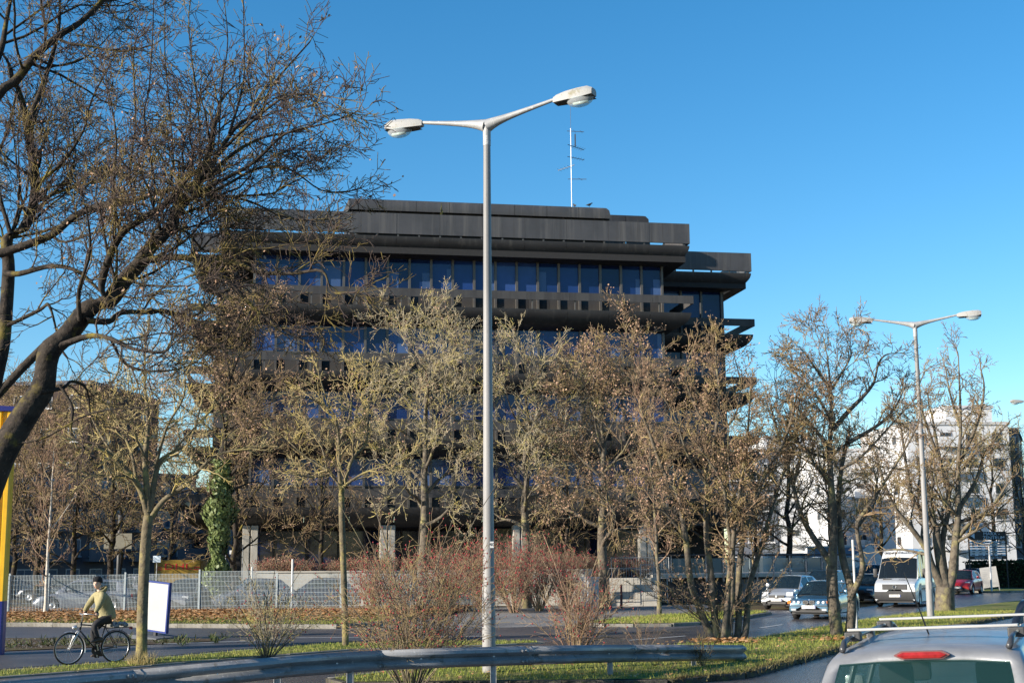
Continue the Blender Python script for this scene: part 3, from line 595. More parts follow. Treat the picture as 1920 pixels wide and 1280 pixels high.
def spec(sc=1.0, den=1.0, gn=1.0, rmin=.005, wood=2, up=.05, levels=4):
    s = [dict(n=9, s=9, gn=.10*gn, up=up*.5, den=1.9*den/sc, cl=2.6*sc, an=48, cr=.52, t0=.3, wood=wood),
         dict(n=7, s=6, gn=.16*gn, up=up, den=3.0*den/sc, cl=1.15*sc, an=46, cr=.5, t0=.12, crmax=.035),
         dict(n=5, s=4, gn=.20*gn, up=up, den=6.0*den/sc, cl=.52*sc, an=44, cr=.55, t0=.08, crmax=.014),
         dict(n=3, s=3, gn=.22*gn, up=up, den=10.0*den/sc, cl=.22*sc, an=42, cr=.7, t0=.1, crmax=.009),
         dict(n=2, s=3, gn=.2*gn, up=up, rmin=rmin, rend=.6)]
    return s[:levels]+[s[-1]]
def smooth_line(pts, k=3):
    """Catmull-Rom through control points"""
    out = []; n = len(pts)
    for i in range(n-1):
        a, b, c, d = pts[max(i-1, 0)], pts[i], pts[i+1], pts[min(i+2, n-1)]
        for j in range(k):
            t = j/k; out.append(.5*((2*b)+(c-a)*t+(2*a-5*b+4*c-d)*t*t+(3*b-3*c+d-a)*t**3))
    return out+[pts[-1]]
def limb_tree(name, label, D, limbs, sp, base=None, mb=m_bark_grey, mt=m_twig_brown, seeds=None, group=None, depth=.35, lev_of=None, extra=None):
    """limbs: (photo points, r0, r1, depth drift, level, t0): each limb is a real curve with its own drift in depth"""
    base = base or P(limbs[0][0][0][0], limbs[0][0][0][1], D)
    r = thing(name, label, 'tree', base, 0, group); T = (Tubes(), Tubes())
    for lb in limbs:
        pp, r0, r1, dy, lv = lb[:5]; t0 = lb[5] if len(lb) > 5 else .27; d0 = lb[6] if len(lb) > 6 else 0
        k = len(pp); cp = [P(x, y, D+d0+dy*(i/(k-1))**1.2)-base for i, (x, y) in enumerate(pp)]
        for i in range(1, k): cp[i] += rvec()*(.035 if lv < 9 else .006)
        ln = smooth_line(cp, 4); L = sum((b-a).length for a, b in zip(ln[:-1], ln[1:])); n = len(ln)-1
        rr = [r0+(r1-r0)*(i/n)**.8 for i in range(n+1)]
        if lv <= 0 and pp[0][1] > 1100: rr[0] *= 1.35; rr[1] *= 1.12
        dirs = [(ln[min(i+1, n)]-ln[max(i-1, 0)]).normalized() for i in range(n+1)]
        T[0].add(ln, rr, 10 if r0 > .06 else 6)
        if lv < 9: spawn(T, lv, ln, rr, dirs, L, sp, t0)
    T[0].mesh('trunk', mb, r); T[1].mesh('crown', mt, r)
    if seeds: tips_quads('dry_seeds' if not seeds.get('leaf') else 'dry_leaves', T[1].tips, seeds['size'], seeds.get('m', m_seed), r, seeds.get('per', 2), seeds.get('prob', .5), seeds.get('spread', .05))
    return r, T
def auto_tree(name, label, base, H, R, sp, mb, mt, trunk_r=.2, clear=.3, nl=14, lean=(0, 0), seeds=None, group=None, el=(25, 65), wob=.02):
    """trunk with limbs whose reach follows an ellipsoidal crown"""
    r = thing(name, label, 'tree', base, 0, group); T = (Tubes(), Tubes()); n = 12; pts = [Vector((0, 0, -.1))]; rr = [trunk_r*1.35]
    for i in range(1, n+1):
        t = i/n; pts.append(Vector((lean[0]*t*t+random.gauss(0, wob*H*.3), lean[1]*t*t+random.gauss(0, wob*H*.3), H*.93*t))); rr.append(max(.012, trunk_r*(1-t)**.8))
    T[0].add(pts, rr, 10)
    ga = random.random()*6.28
    for k in range(nl):
        t = clear+(1-clear)*((k+random.random()*.6)/nl)**1.0; f = t*n; i = min(int(f), n-1); p = pts[i].lerp(pts[i+1], f-i); ga += 2.399+random.gauss(0, .3)
        u = (t-clear)/(1-clear); reach = R*math.sqrt(max(.05, 1-(1.7*u-.7)**2))*random.uniform(.75, 1.2); e = rad(el[0]+(el[1]-el[0])*u+random.gauss(0, 8))
        d = Vector((math.cos(ga)*math.cos(e), math.sin(ga)*math.cos(e), math.sin(e)))
        grow(T, 1 if reach < 2.2 else 0, p, d, reach/max(.45, math.cos(e))*.62, max(.02, rr[i]*.5), sp)
    spawn(T, 1, pts[-4:], rr[-4:], [Vector((0, 0, 1))]*4, H*.25, sp, .1)
    T[0].mesh('trunk', mb, r); T[1].mesh('crown', mt, r)
    if seeds: tips_quads('dry_seeds' if not seeds.get('leaf') else 'dry_leaves', T[1].tips, seeds['size'], seeds.get('m', m_seed), r, seeds.get('per', 2), seeds.get('prob', .5), seeds.get('spread', .05))
    return r, T

# ---- the big leaning tree on the left
spA = spec(.95, 1.36, 1.7, .0042, 2, .03)
spA[0]['crmax'] = .022; spA[1]['crmax'] = .012; spA[2]['crmax'] = .007; spA[3].update(n=3, gn=.42)
big = [([(-95,1150),(-60,1010),(-20,910),(12,842),(49,775),(75,719),(97,655),(131,621),(169,580),(195,554),(232,520),(262,490),(285,456),(311,422),(326,397),(360,367),(375,337)], .195, .050, .3, 0, .55),
 ([(375,337),(405,292),(450,240),(490,200),(525,169),(585,86)], 0.037, 0.009, .8, 1),
 ([(265,490),(319,481),(375,490),(412,516),(450,550),(487,580),(510,610),(562,655)], 0.053, 0.011, -.8, 1),
 ([(375,488),(450,490),(487,512),(543,516),(600,516),(615,546),(656,546)], 0.037, 0.009, -1.2, 1),
 ([(161,600),(202,599),(240,584),(277,580),(307,587),(356,584),(390,565),(412,535)], 0.046, 0.011, .9, 1),
 ([(277,580),(319,606),(337,625),(386,640)], 0.025, 0.009, .6, 1),
 ([(115,648),(161,636),(206,629),(244,640),(292,662),(330,644)], 0.043, 0.011, -.9, 1),
 ([(206,632),(232,670),(270,689),(319,696),(356,692)], 0.025, 0.009, .4, 1),
 ([(75,735),(112,719),(139,719),(160,740),(165,790)], 0.037, 0.011, .8, 1),
 ([(112,722),(131,775),(135,805),(150,842),(150,869),(140,900)], 0.022, 0.007, -.3, 2),
 ([(-10,832),(75,824),(169,775),(262,764),(330,752)], 0.015, 0.006, -.6, 9),
 ([(195,554),(188,523),(199,476),(225,439),(262,416),(300,382),(330,362)], 0.053, 0.038, -.4, 1),
 ([(360,367),(409,337),(469,300),(536,247),(600,232),(675,217)], 0.031, 0.006, -.7, 1), ([(350,372),(409,345),(487,319),(544,319),(600,349),(656,364)], 0.028, 0.007, .6, 1),
 ([(355,370),(412,360),(469,375),(525,405),(562,412)], 0.025, 0.007, -.3, 1), ([(385,335),(440,280),(500,262),(560,240),(610,215)], 0.031, 0.007, 1.3, 1), ([(400,300),(470,225),(540,180),(620,190)], 0.025, 0.007, -1.4, 1),
 ([(300,378),(320,337),(318,225),(311,94),(318,-30)], 0.016, 0.005, .3, 2), ([(288,385),(285,330),(279,225),(277,172),(285,56),(288,-40)], 0.016, 0.005, -.7, 2), ([(375,311),(375,210),(362,56),(360,-30)], 0.015, 0.005, .6, 2),
 ([(390,320),(405,292),(416,169),(424,56),(412,-30)], 0.016, 0.005, -.2, 2), ([(430,250),(450,180),(457,110),(455,-10)], 0.019, 0.006, .9, 2), ([(262,416),(250,330),(262,230),(252,120),(255,60)], 0.019, 0.006, .5, 2),
 ([(225,439),(215,360),(222,270),(200,180)], 0.022, 0.006, -.6, 1), ([(311,422),(350,440),(385,470),(430,462)], 0.022, 0.007, 1.0, 1), ([(232,520),(262,545),(310,540),(345,520)], 0.025, 0.007, -1., 1),
 ([(285,456),(330,430),(380,420),(430,395)], 0.025, 0.007, 1.4, 1), ([(150,600),(140,540),(165,470),(160,400)], 0.031, 0.009, -.9, 1)]
t_big, T = limb_tree('leaning_tree', 'large leaning bare tree with dark mossy limbs spreading towards the office block', 15.5, big, spA, base=Vector((-7.0, 15.5, 0)), mb=m_bark_dark, mt=m_twig_dark, seeds=dict(size=.05, prob=.05, per=1))
spA2 = spec(.95, 1.22, 1.7, .0045, 2, .03)
spA2[0]['crmax'] = .022; spA2[1]['crmax'] = .012; spA2[2]['crmax'] = .007; spA2[3].update(n=3, gn=.42)
big2 = [([(-75,1150),(-58,980),(-34,800),(-10,720),(6,660),(15,610),(11,512),(20,440),(45,420),(60,350),(50,240)], 0.136, 0.060, .3, 0, .6),
 ([(11,512),(38,505),(112,501),(150,512),(190,548),(240,560)], 0.050, 0.015, -.8, 1), ([(0,476),(94,439),(150,409),(202,390),(232,375),(300,364),(337,345),(379,330),(420,325)], 0.062, 0.022, -1.2, 1),
 ([(-60,300),(0,187),(22,150),(67,109),(112,71),(150,41),(195,0),(220,-40)], 0.087, 0.030, .4, 0), ([(-30,170),(0,94),(15,40),(30,-10)], 0.062, 0.022, .9, 0), ([(50,240),(75,150),(105,60),(112,-20)], 0.050, 0.015, .6, 1),
 ([(6,660),(-30,640),(-50,560)], 0.062, 0.038, .5, 1), ([(60,350),(110,300),(150,240),(180,190),(205,110)], 0.031, 0.009, -1., 1), ([(45,420),(90,380),(130,320),(140,240)], 0.031, 0.009, .8, 1), ([(20,440),(-10,330),(20,240),(40,160)], 0.037, 0.011, 1., 1),
 ([(67,109),(110,120),(160,110),(215,60)], 0.025, 0.007, .8, 1), ([(94,439),(130,450),(190,440),(240,455)], 0.025, 0.007, -1., 1), ([(15,610),(70,580),(90,585),(110,620)], 0.031, 0.022, -.4, 1), ([(-14,752),(40,692),(88,645)], 0.056, 0.060, 0, 9)]
limb_tree('mossy_tree', 'bare tree with yellow mossy upper limbs standing behind the leaning tree', 18.5, big2, spA2, base=Vector((-8.6, 18.5, 0)), mb=m_bark_dark, mt=m_twig_dark, seeds=dict(size=.05, prob=.04, per=1))

# ---- young street trees on the strip
spY = spec(.88, 1.0, 1.5, .0068, 2, .02)
spY[2]['crmax'] = .016; spY[3]['crmax'] = .010
limb_tree('young_tree', 'young tree with lichen-yellow forks on the grass strip beside the cyclist', 30.7, [
 ([(265,1243),(267,1130),(273,1020),(279,965)], .125, .11, 0, 9), ([(277,965),(256,905),(224,869),(199,847),(173,837),(140,825)], .085, .02, -.9, 1), ([(279,960),(279,869),(279,786),(275,722),(272,640)], .085, .015, .5, 1),
 ([(281,960),(291,876),(320,850),(352,828),(372,760)], .08, .02, .9, 1), ([(282,972),(307,937),(346,908),(384,873),(416,850),(470,842)], .075, .015, -.6, 1), ([(268,930),(243,895),(205,895),(160,889)], .05, .012, -1.2, 1),
 ([(256,905),(245,840),(215,770),(205,700)], .05, .012, .9, 1), ([(291,876),(310,800),(345,740),(350,680)], .05, .012, -.8, 1), ([(279,869),(250,800),(240,720)], .04, .012, -1.2, 1), ([(320,850),(355,800),(400,770)], .035, .01, 1.2, 1), ([(224,869),(190,810),(160,760)], .04, .01, .8, 1)],
 spY, mb=m_bark_yel, mt=m_twig_yel, seeds=dict(size=.06, prob=.10, per=2))
limb_tree('young_tree', 'slim young tree with yellow-green bark beside the big red-berried shrub', 36.6, [
 ([(648,1210),(645,1100),(641,980),(640,922)], .088, .078, 0, 9), ([(640,922),(640,881),(636,829),(624,781),(614,757),(593,692)], .065, .014, -.6, 1), ([(641,922),(645,908),(662,860),(686,826),(696,760),(700,712),(690,690)], .065, .014, .7, 1),
 ([(642,924),(648,912),(683,888),(731,867),(765,852)], .055, .012, -1.0, 1), ([(639,924),(638,915),(614,884),(593,867),(566,846),(535,815)], .055, .012, .5, 1), ([(617,890),(583,888),(549,891)], .035, .010, -1.2, 1),
 ([(636,829),(655,780),(660,720),(650,690)], .04, .01, 1.2, 1), ([(624,781),(590,750),(560,742)], .035, .01, -1., 1), ([(662,860),(665,800),(672,740)], .035, .01, -1.2, 1), ([(614,884),(596,830),(570,790)], .035, .01, 1.3, 1)],
 spY, mb=m_bark_yel, mt=m_twig_yel, seeds=dict(size=.06, prob=.18, per=2))
# ---- multi-stemmed clump with reddish shoots
spC = spec(.92, 1.2, 1.5, .0075, 2, .03)
spC[2]['crmax'] = .017; spC[3]['crmax'] = .011
limb_tree('multi_stem_tree', 'clump of many stems with dry brown leaves at the end of the guardrail', 37.6, [
 ([(1338,1203),(1328,1186),(1297,1099),(1284,1005),(1269,927),(1244,886),(1222,830),(1200,760)], .13, .03, -.5, 1, .4), ([(1346,1203),(1344,1186),(1331,1067),(1325,1005),(1328,911),(1338,820),(1352,740),(1345,680),(1342,630)], .12, .02, .6, 1, .4),
 ([(1354,1203),(1359,1190),(1366,1099),(1369,1020),(1362,974),(1350,900),(1300,820)], .11, .025, -.9, 1, .4), ([(1368,1203),(1381,1190),(1387,1067),(1397,989),(1412,942),(1437,886),(1480,820),(1490,740)], .12, .025, .4, 1, .4),
 ([(1378,1203),(1394,1190),(1406,1099),(1431,1017),(1459,911),(1485,850),(1500,780)], .12, .025, 1.1, 1, .4), ([(1362,1203),(1370,1120),(1378,1000),(1385,900),(1400,820),(1405,740)], .10, .02, -1.2, 1, .4), ([(1328,911),(1290,850),(1262,780),(1235,720)], .06, .015, -1, 1),
 ([(1338,820),(1380,780),(1390,720),(1375,660)], .05, .012, .8, 1), ([(1338,820),(1305,760),(1290,700),(1300,650)], .05, .012, -.8, 1), ([(1397,989),(1380,930),(1370,860),(1365,800)], .05, .012, -1.2, 1), ([(1284,1005),(1240,960),(1205,950),(1180,920)], .05, .012, -.6, 1)]
 + [([(1345+random.uniform(-25,35),1200),(1345+a*.35,1150),(1345+a*.8,1110),(1345+a*1.15,1075+random.uniform(-40,30))], .014, .005, random.uniform(-1.2,.8), 3, .3) for a in np.linspace(-150, 120, 26)],
 spC, mb=m_bark_grey, mt=m_twig_brown, seeds=dict(size=.065, prob=.30, per=2, leaf=True, spread=.06))
# ---- trees on the median to the right
spR = spec(1.0, 1.12, 1.5, .0075, 2, .008)
spR[2]['crmax'] = .018; spR[3]['crmax'] = .011
limb_tree('forked_tree', 'bare tree with two twisting dark trunks behind the silver car', 38.7, [
 ([(1574,1200),(1569,1185),(1562,1125),(1559,1060)], .20, .15, 0, 9), ([(1559,1062),(1552,1050),(1518,1001),(1497,957),(1487,909),(1470,850),(1455,780)], .12, .03, .8, 1, .25), ([(1560,1062),(1562,977),(1562,909),(1556,840),(1560,780),(1560,720),(1552,665)], .14, .02, -.3, 0, .3),
 ([(1592,1198),(1593,1115),(1583,1046),(1573,970),(1578,900),(1590,830)], .15, .05, .5, 1, .5), ([(1594,1120),(1600,1105),(1611,1063),(1611,984),(1624,957),(1655,909),(1693,847),(1720,800)], .11, .02, -1.0, 1, .4), ([(1562,805),(1595,772),(1621,743),(1642,710),(1648,680),(1666,662),(1696,662)], .08, .012, .7, 1),
 ([(1559,757),(1547,722),(1532,698),(1515,668),(1500,653)], .06, .012, -1., 1), ([(1560,730),(1580,700),(1592,665),(1588,640)], .05, .012, .6, 1), ([(1556,840),(1520,800),(1490,760),(1450,740)], .07, .015, 1.2, 1), ([(1590,830),(1640,800),(1680,770),(1700,720)], .07, .015, 1.2, 1), ([(1611,984),(1640,930),(1640,880)], .05, .015, 1.2, 1), ([(1487,909),(1500,850),(1495,790),(1505,720)], .06, .012, -1.2, 1), ([(1562,909),(1540,870),(1530,800)], .05, .012, -1.4, 1), ([(1556,860),(1510,840),(1470,800),(1440,770)], .06, .012, .9, 1), ([(1575,880),(1620,850),(1670,800),(1705,760)], .06, .012, -.9, 1), ([(1560,790),(1525,740),(1490,700),(1470,670)], .05, .012, .3, 1)],
 spR, mb=m_bark_grey, mt=m_twig_brown, seeds=dict(size=.06, prob=.10, per=1))
spR2 = spec(1.15, .80, 1.5, .0105, 2, .012)
spR2[1]['crmax'] = .045; spR2[2]['crmax'] = .022; spR2[3]['crmax'] = .014
limb_tree('stout_tree', 'stout-trunked bare tree forking low on the lawn beside the second lamp post', 55.9, [
 ([(1772,1152),(1771,1130),(1772,1100)], .42, .36, 0, 9), ([(1769,1104),(1748,1063),(1738,1032),(1703,984),(1672,943),(1650,890)], .20, .04, -.8, 0, .3), ([(1772,1104),(1758,1012),(1752,984),(1717,943),(1700,880),(1690,800)], .22, .04, .6, 0, .3), ([(1776,1104),(1783,1077),(1793,1012),(1793,960),(1796,874),(1800,800),(1800,690)], .24, .03, -.2, 0, .3),
 ([(1774,1090),(1770,1020),(1780,940),(1760,860),(1750,780)], .18, .04, 1.2, 0, .35), ([(1793,960),(1830,900),(1850,850),(1880,800)], .11, .03, .6, 1), ([(1796,874),(1830,800),(1845,730),(1840,690)], .09, .02, -1., 1), ([(1760,860),(1740,800),(1720,740),(1735,700)], .08, .02, -1., 1), ([(1793,1012),(1820,980),(1860,950),(1890,900)], .1, .03, -1., 1), ([(1800,800),(1780,740),(1775,690)], .07, .02, 1., 1), ([(1752,984),(1735,920),(1745,870)], .08, .02, -1.4, 1)],
 spR2, mb=m_bark_grey, mt=m_twig_brown, seeds=dict(size=.07, prob=.08, per=1))
# ---- trees between the street and the office block
spO = spec(1.3, .84, 1.6, .0115, 2, .015)
spO[1]['crmax'] = .045; spO[2]['crmax'] = .024; spO[3]['crmax'] = .015
auto_tree('lichen_tree', 'tall bare tree with pale grey-green twigs in front of the office windows', P(795, 1140, 66).xy.to_3d(), 13.4, 4.0, spO, m_bark_grey, m_twig_grey, .30, .30, 17, (0.1, 0), dict(size=.075, prob=.20, per=2, spread=.08))
auto_tree('bare_tree', 'tall narrow bare tree just right of the near lamp post', P(985, 1140, 66).xy.to_3d(), 12.7, 3.2, spO, m_bark_grey, m_twig_grey, .27, .32, 15, (.2, 0), dict(size=.075, prob=.20, per=2, spread=.08))
auto_tree('brown_leaved_tree', 'tree still holding dry brown leaves next to the grey cabinet', P(1133, 1138, 65.5).xy.to_3d(), 11.0, 3.8, spO, m_bark_grey, m_twig_brown, .30, .27, 17, (.1, 0), dict(size=.11, prob=.26, per=3, leaf=True, spread=.09))
iv, T = auto_tree('ivy_tree', 'tree with a thick ivy-covered trunk behind the mesh fence', P(405, 1140, 66).xy.to_3d(), 13.6, 3.8, spO, m_bark_dark, m_twig_brown, .30, .36, 17, (.5, 0), dict(size=.09, prob=.45, per=3, spread=.1))
n = 6500; h = RNG.uniform(.2, 7.1, n)**1.0; a = RNG.uniform(0, 2*np.pi, n); rr_ = (.46+.17*np.sin(h*1.7)+.11*np.sin(h*4.3+a*2))*RNG.uniform(.75, 1.25, n); t = h/7.1
rr_ = rr_*np.where(h > 5.6, 1.25, 1)*np.where(h < 1.2, .65, 1); c = np.stack([rr_*np.cos(a)+.10*t, rr_*np.sin(a), h], 1)
nrm = np.stack([np.cos(a), np.sin(a), -.5+RNG.normal(0, .3, n)], 1); u = np.cross(nrm, [0, 0, 1.0])+RNG.normal(0, .3, (n, 3)); u /= np.linalg.norm(u, axis=1, keepdims=True); v = np.cross(nrm, u); v /= np.linalg.norm(v, axis=1, keepdims=True); s = RNG.uniform(.06, .12, (n, 1))
mesh_np('ivy', np.stack([c-u*s*.8, c-v*s, c+u*s*.8, c+v*s], 1).reshape(-1, 3), np.arange(4*n).reshape(-1, 4), m_ivy, iv)['kind'] = 'stuff'
spT = spec(.75, .8, .8, .008, 1, .10)
auto_tree('sapling', 'thin upright sapling with a pale stem on the grassy corner island', G(1236, 1152, .1), 10.0, 1.5, spT, m_bark_grey, m_twig_red, .085, .2, 22, (-.45, 0), None, el=(30, 70), wob=.006)
auto_tree('pale_sapling', 'slim tree with a white trunk standing behind the cyclist at the mesh fence', P(85, 1145, 61).xy.to_3d(), 8.3, 2.0, spT, m_bark_pale, m_twig_red, .085, .16, 20, (.05, 0), dict(size=.08, prob=.06, per=1), el=(20, 60), wob=.004)
# ---- background trees: a few shapes, copied and turned
spB = spec(1.5, .80, 1.5, .014, 2, .025, 3)
bt1, _ = auto_tree('background_tree', 'bare brown tree in front of the brick building', (-24.5, 84, 0), 12.0, 3.6, spB, m_bark_dark, m_twig_brown, .22, .2, 18, (0, 0), dict(size=.09, prob=.25, per=2, spread=.1))
bt2, _ = auto_tree('background_tree', 'bare tree with spreading boughs before the white apartment blocks', P(1482, 1070, 92).xy.to_3d(), 13.5, 4.2, spB, m_bark_dark, m_twig_brown, .24, .22, 17, (.3, 0), dict(size=.12, prob=.2, per=2, spread=.12))
bt3, _ = auto_tree('background_tree', 'bare tree growing behind the black direction board', P(1866, 1060, 118).xy.to_3d(), 12.5, 4.6, spB, m_bark_dark, m_twig_yel, .25, .25, 17, (.3, 0))
GB = 'bare trees in the background'
for o in (bt1, bt2, bt3): o['group'] = GB
for src, px, D, rz, sc, lab in [(bt1, 25, 92, 2.1, .95, 'bare brown tree beside the yellow pylon in front of the brick building'), (bt1, 140, 80, 4.0, .85, 'brown-twigged tree between the pale sapling and the young street tree'), (bt1, 70, 78, 3.2, .9, 'bare brown tree right behind the white-trunked sapling'), (bt1, -10, 80, 5.5, 1.0, 'bare brown tree half cut off behind the yellow pylon'), (bt3, 225, 96, 1.0, .72, 'dark bare tree in the shade of the apartment block with balconies'), (bt2, 320, 99, 2.2, .75, 'dark bare tree in the shade behind the yellow parcel trailer'),
        (bt1, 440, 74, 5.0, .88, 'brown-twigged tree crowding the left corner of the office block'), (bt2, 1655, 118, 1.3, .9, 'bare tree rising behind the tent and the white van'), (bt3, 1560, 112, 3.3, .9, 'bare tree behind the blue-grey site cabin'), (bt1, 1420, 96, 3.0, .82, 'twiggy tree by the corner of the terrace balustrade'), (bt2, 1742, 126, 4.1, .95, 'bare tree in front of the tall white apartment block'),
        (bt3, 1795, 112, .4, .62, 'small bare tree in front of the black direction board'), (bt1, 1925, 104, 1.7, .8, 'reddish-brown tree at the end of the dark hedge'), (bt1, 600, 73, .9, .75, 'brown-twigged tree in front of the lower office windows beside the slim young tree'), (bt1, 1065, 73, 2.7, .74, 'brown-twigged tree between the bare tree and the brown-leaved one'), (bt2, 1330, 78, 2.6, .78, 'spreading bare tree behind the many-stemmed clump')]:
    dup(src, P(px, 1060, D).xy.to_3d(), rz, lab, GB, sc)

# ---- shrubs
def shrub(name, label, base, H, R, n, mt, berries=.4, seed_m=None, wands=0, group=None, bsize=.02, r0=.012, den=1.0, leafp=0):
    r = thing(name, label, 'shrub', base, 0, group); T = (Tubes(), Tubes())
    sp = [dict(n=7, s=5, gn=.13, up=-.02, den=5.5*den, cl=.75*H/2.4, an=42, cr=.6, t0=.22, wood=1), dict(n=4, s=3, gn=.2, up=.03, den=8*den, cl=.30*H/2.4, an=45, cr=.6, t0=.1, crmax=.006), dict(n=2, s=3, gn=.2, up=.0, rmin=.0038, rend=.6)]
    for k in range(n):
        a = random.random()*6.28; e = random.random()**.6; lean = e*R/H*1.05
        d = Vector((math.cos(a)*lean, math.sin(a)*lean, 1)).normalized(); L = H*random.uniform(.7, 1.08)*(1-.12*e)
        grow(T, 0, Vector((math.cos(a)*.22*e*R*.5, math.sin(a)*.22*e*R*.5, -.03)), d, L, r0*random.uniform(.7, 1.3), sp)
    for k in range(wands):
        a = random.random()*6.28; d = Vector((math.cos(a)*.3, math.sin(a)*.3, 1)).normalized()
        T[0].add([Vector((0, 0, .3))+d*(H*1.35*t)+Vector((math.cos(a)*.5*t*t, math.sin(a)*.5*t*t, -.2*t*t)) for t in np.linspace(0, 1, 8)], list(np.linspace(.011, .005, 8)), 4)
    T[0].mesh('stems', m_bark_grey if mt is not m_twig_red else m_twig_red, r); T[1].mesh('twigs', mt, r)['kind'] = 'stuff'
    if berries: 
        C_ = [p for p, d in T[1].tips if random.random() < berries]; n_ = len(C_)
        if n_:
            c = np.array([tuple(p) for p in C_]); s = bsize*RNG.uniform(.7, 1.3, (n_, 1)); z = np.zeros((n_, 1)); e = lambda x, y, w: c+np.concatenate([z+x, z+y, z+w], 1)*s
            V = np.stack([e(1,0,0), e(0,1,0), e(-1,0,0), e(0,-1,0), e(0,0,1.3), e(0,0,-1.3)], 1).reshape(-1, 3); F = np.array([[0,1,4],[1,2,4],[2,3,4],[3,0,4],[1,0,5],[2,1,5],[3,2,5],[0,3,5]])
            mesh_np('berries', V, (F[None]+np.arange(n_)[:, None, None]*6).reshape(-1, 3), m_berry, r)['kind'] = 'stuff'
    if leafp: tips_quads('dry_leaves', T[1].tips, .06, m_seed, r, 1, leafp, .03)
    return r
shrub('berry_shrub', 'big arching shrub full of red berries behind the guardrail', G(771, 1284, .1), 2.55, 2.05, 40, m_twig_brown, .34, wands=9, bsize=.013, den=.95)
shrub('low_shrub', 'low twiggy shrub on the grass strip near the slim young tree', G(500, 1229, .03), 1.75, 1.5, 30, m_twig_grey, .10, wands=3, bsize=.017)
shrub('thin_shrub', 'thin reddish shrub at the guardrail right of the lamp post', Vector((1.3, 29.6, .1)), 2.0, 1.05, 30, m_twig_red, .16, wands=3, bsize=.016)
shrub('dead_stalks', 'tuft of thin upright stalks behind the guardrail', Vector((2.9, 31.2, .1)), 1.0, .55, 14, m_twig_red, 0, den=.5, r0=.006)
shrub('small_shrub', 'small dark shrub growing through the far end of the guardrail', Vector((3.7, 27.6, .1)), .75, .3, 16, m_twig_dark, 0, den=1.0, r0=.006)
GS = 'dense shrubs along the office terrace'
for k, (px, D, H, R, lab) in enumerate([(965, 60, 3.3, 1.9, 'dense dark red shrub right behind the near lamp post'), (1010, 62, 2.9, 1.8, 'dense red-twigged shrub left of the grey cabinet'), (905, 61, 3.2, 1.6, 'tall red-twigged shrub at the end of the mesh fence'), (1062, 64, 2.6, 1.2, 'narrow shrub directly beside the grey cabinet'), (835, 62, 3.0, 1.6, 'red-twigged shrub hiding the mesh fence behind the big berried shrub'), (700, 61, 2.3, 1.3, 'low red shrub growing through the mesh fence')]):
    shrub('dense_shrub', lab, P(px, 1140, D).xy.to_3d()+Vector((0, 0, .05)), H, R, 40, m_twig_red, .25, group=GS, bsize=.03, r0=.018, den=.75, leafp=.12)
# clipped red hedge on the retaining wall: plants side by side
hp = shrub('hedge_plant', 'clipped red-twigged hedge plant on the concrete retaining wall', Vector((yline(500, 71.5), 71.5, 1.3)), 1.15, .85, 60, m_twig_red, .15, group='hedge on the retaining wall', bsize=.022, r0=.012, den=1.25, leafp=.4)
hp.scale = (1, 1, 1)
for k in range(1, 16):
    px = 500+k*40+random.uniform(-8, 8); dup(hp, Vector((yline(px, 71.5), 71.5+random.uniform(-.3, .4), 1.3)), random.random()*6.28, None, 'hedge on the retaining wall', random.uniform(.9, 1.15))
for k in range(3): dup(hp, Vector((yline(1128+k*36, 74), 73.6+random.uniform(-.2, .2), 1.2)), random.random()*6.28, 'red-twigged hedge plant on the terrace beside the pale column', 'hedge by the column', 1.1)
# weeds in the bed by the pylon and dry grass at the tree foot
wd = MB()
for k in range(95):
    bx_ = random.uniform(-16.5, -8.2); by_ = 37.3+(bx_+16.5)*.26+random.gauss(0, 1.0)
    if by_ > 41-(-8-bx_)*.35+1.5 or by_ < 34+(bx_+16.5)*.35: continue
    for q in range(11):
        a = random.random()*6.28; h = random.uniform(.06, .30)*random.uniform(.4,1); w = random.uniform(.02, .16); c, s_ = math.cos(a), math.sin(a)
        wd.add([(bx_, by_, 0), (bx_+c*w-s_*.013, by_+s_*w+c*.013, h*.7), (bx_+c*w*1.6, by_+s_*w*1.6, h), (bx_+c*w+s_*.013, by_+s_*w-c*.013, h*.6)], [(0, 1, 2, 3)])
stuff(wd.build('weeds', layered('weed_leaf', [((0.06,0.085,0.03),), ((0.13,0.10,0.05),3,.5,.65)], bump=0)), 'low weeds and rubble between the cycle path and the access road', 'weeds')
struct(sheet('planting_bed', [(-30,35.6),(-14,35.0),(-11.4,36.8),(-8.6,39.5),(-8.4,40.5),(-11,41.6),(-16,42),(-30,42)], 0.02, m_earth))
x, y = scatter([(-16.5,36.2),(-14,35.5),(-8.8,39.6),(-11,41.2),(-16.5,41.5)], 2200); stuff(litter('gravel_litter', x, y, .02, .035, m_kerb, .03), 'pale rubble scattered in the weedy bed by the pylon', 'rubble')
q = G(265, 1243, .04); n = 260; x = q.x+RNG.normal(0, .17, n); y = q.y+RNG.normal(0, .17, n); stuff(blades('dry_grass_tuft', x, y, .03, .24, .012, mat('straw', (0.40,0.31,0.12), rough=.8), .7), 'long straw-coloured grass at the foot of the young tree', 'grass')
for px, py, nn in ((1350, 1203, 400), (1580, 1199, 200)):
    q = G(px, py, .12); x = q.x+RNG.normal(0, .5, nn); y = q.y+RNG.normal(0, .4, nn); stuff(litter('leaf_litter', x, y, .12, .07, m_leaf, .09), 'brown leaf litter heaped round the %s' % ('many-stemmed clump' if px < 1400 else 'two twisting trunks'), 'leaves')
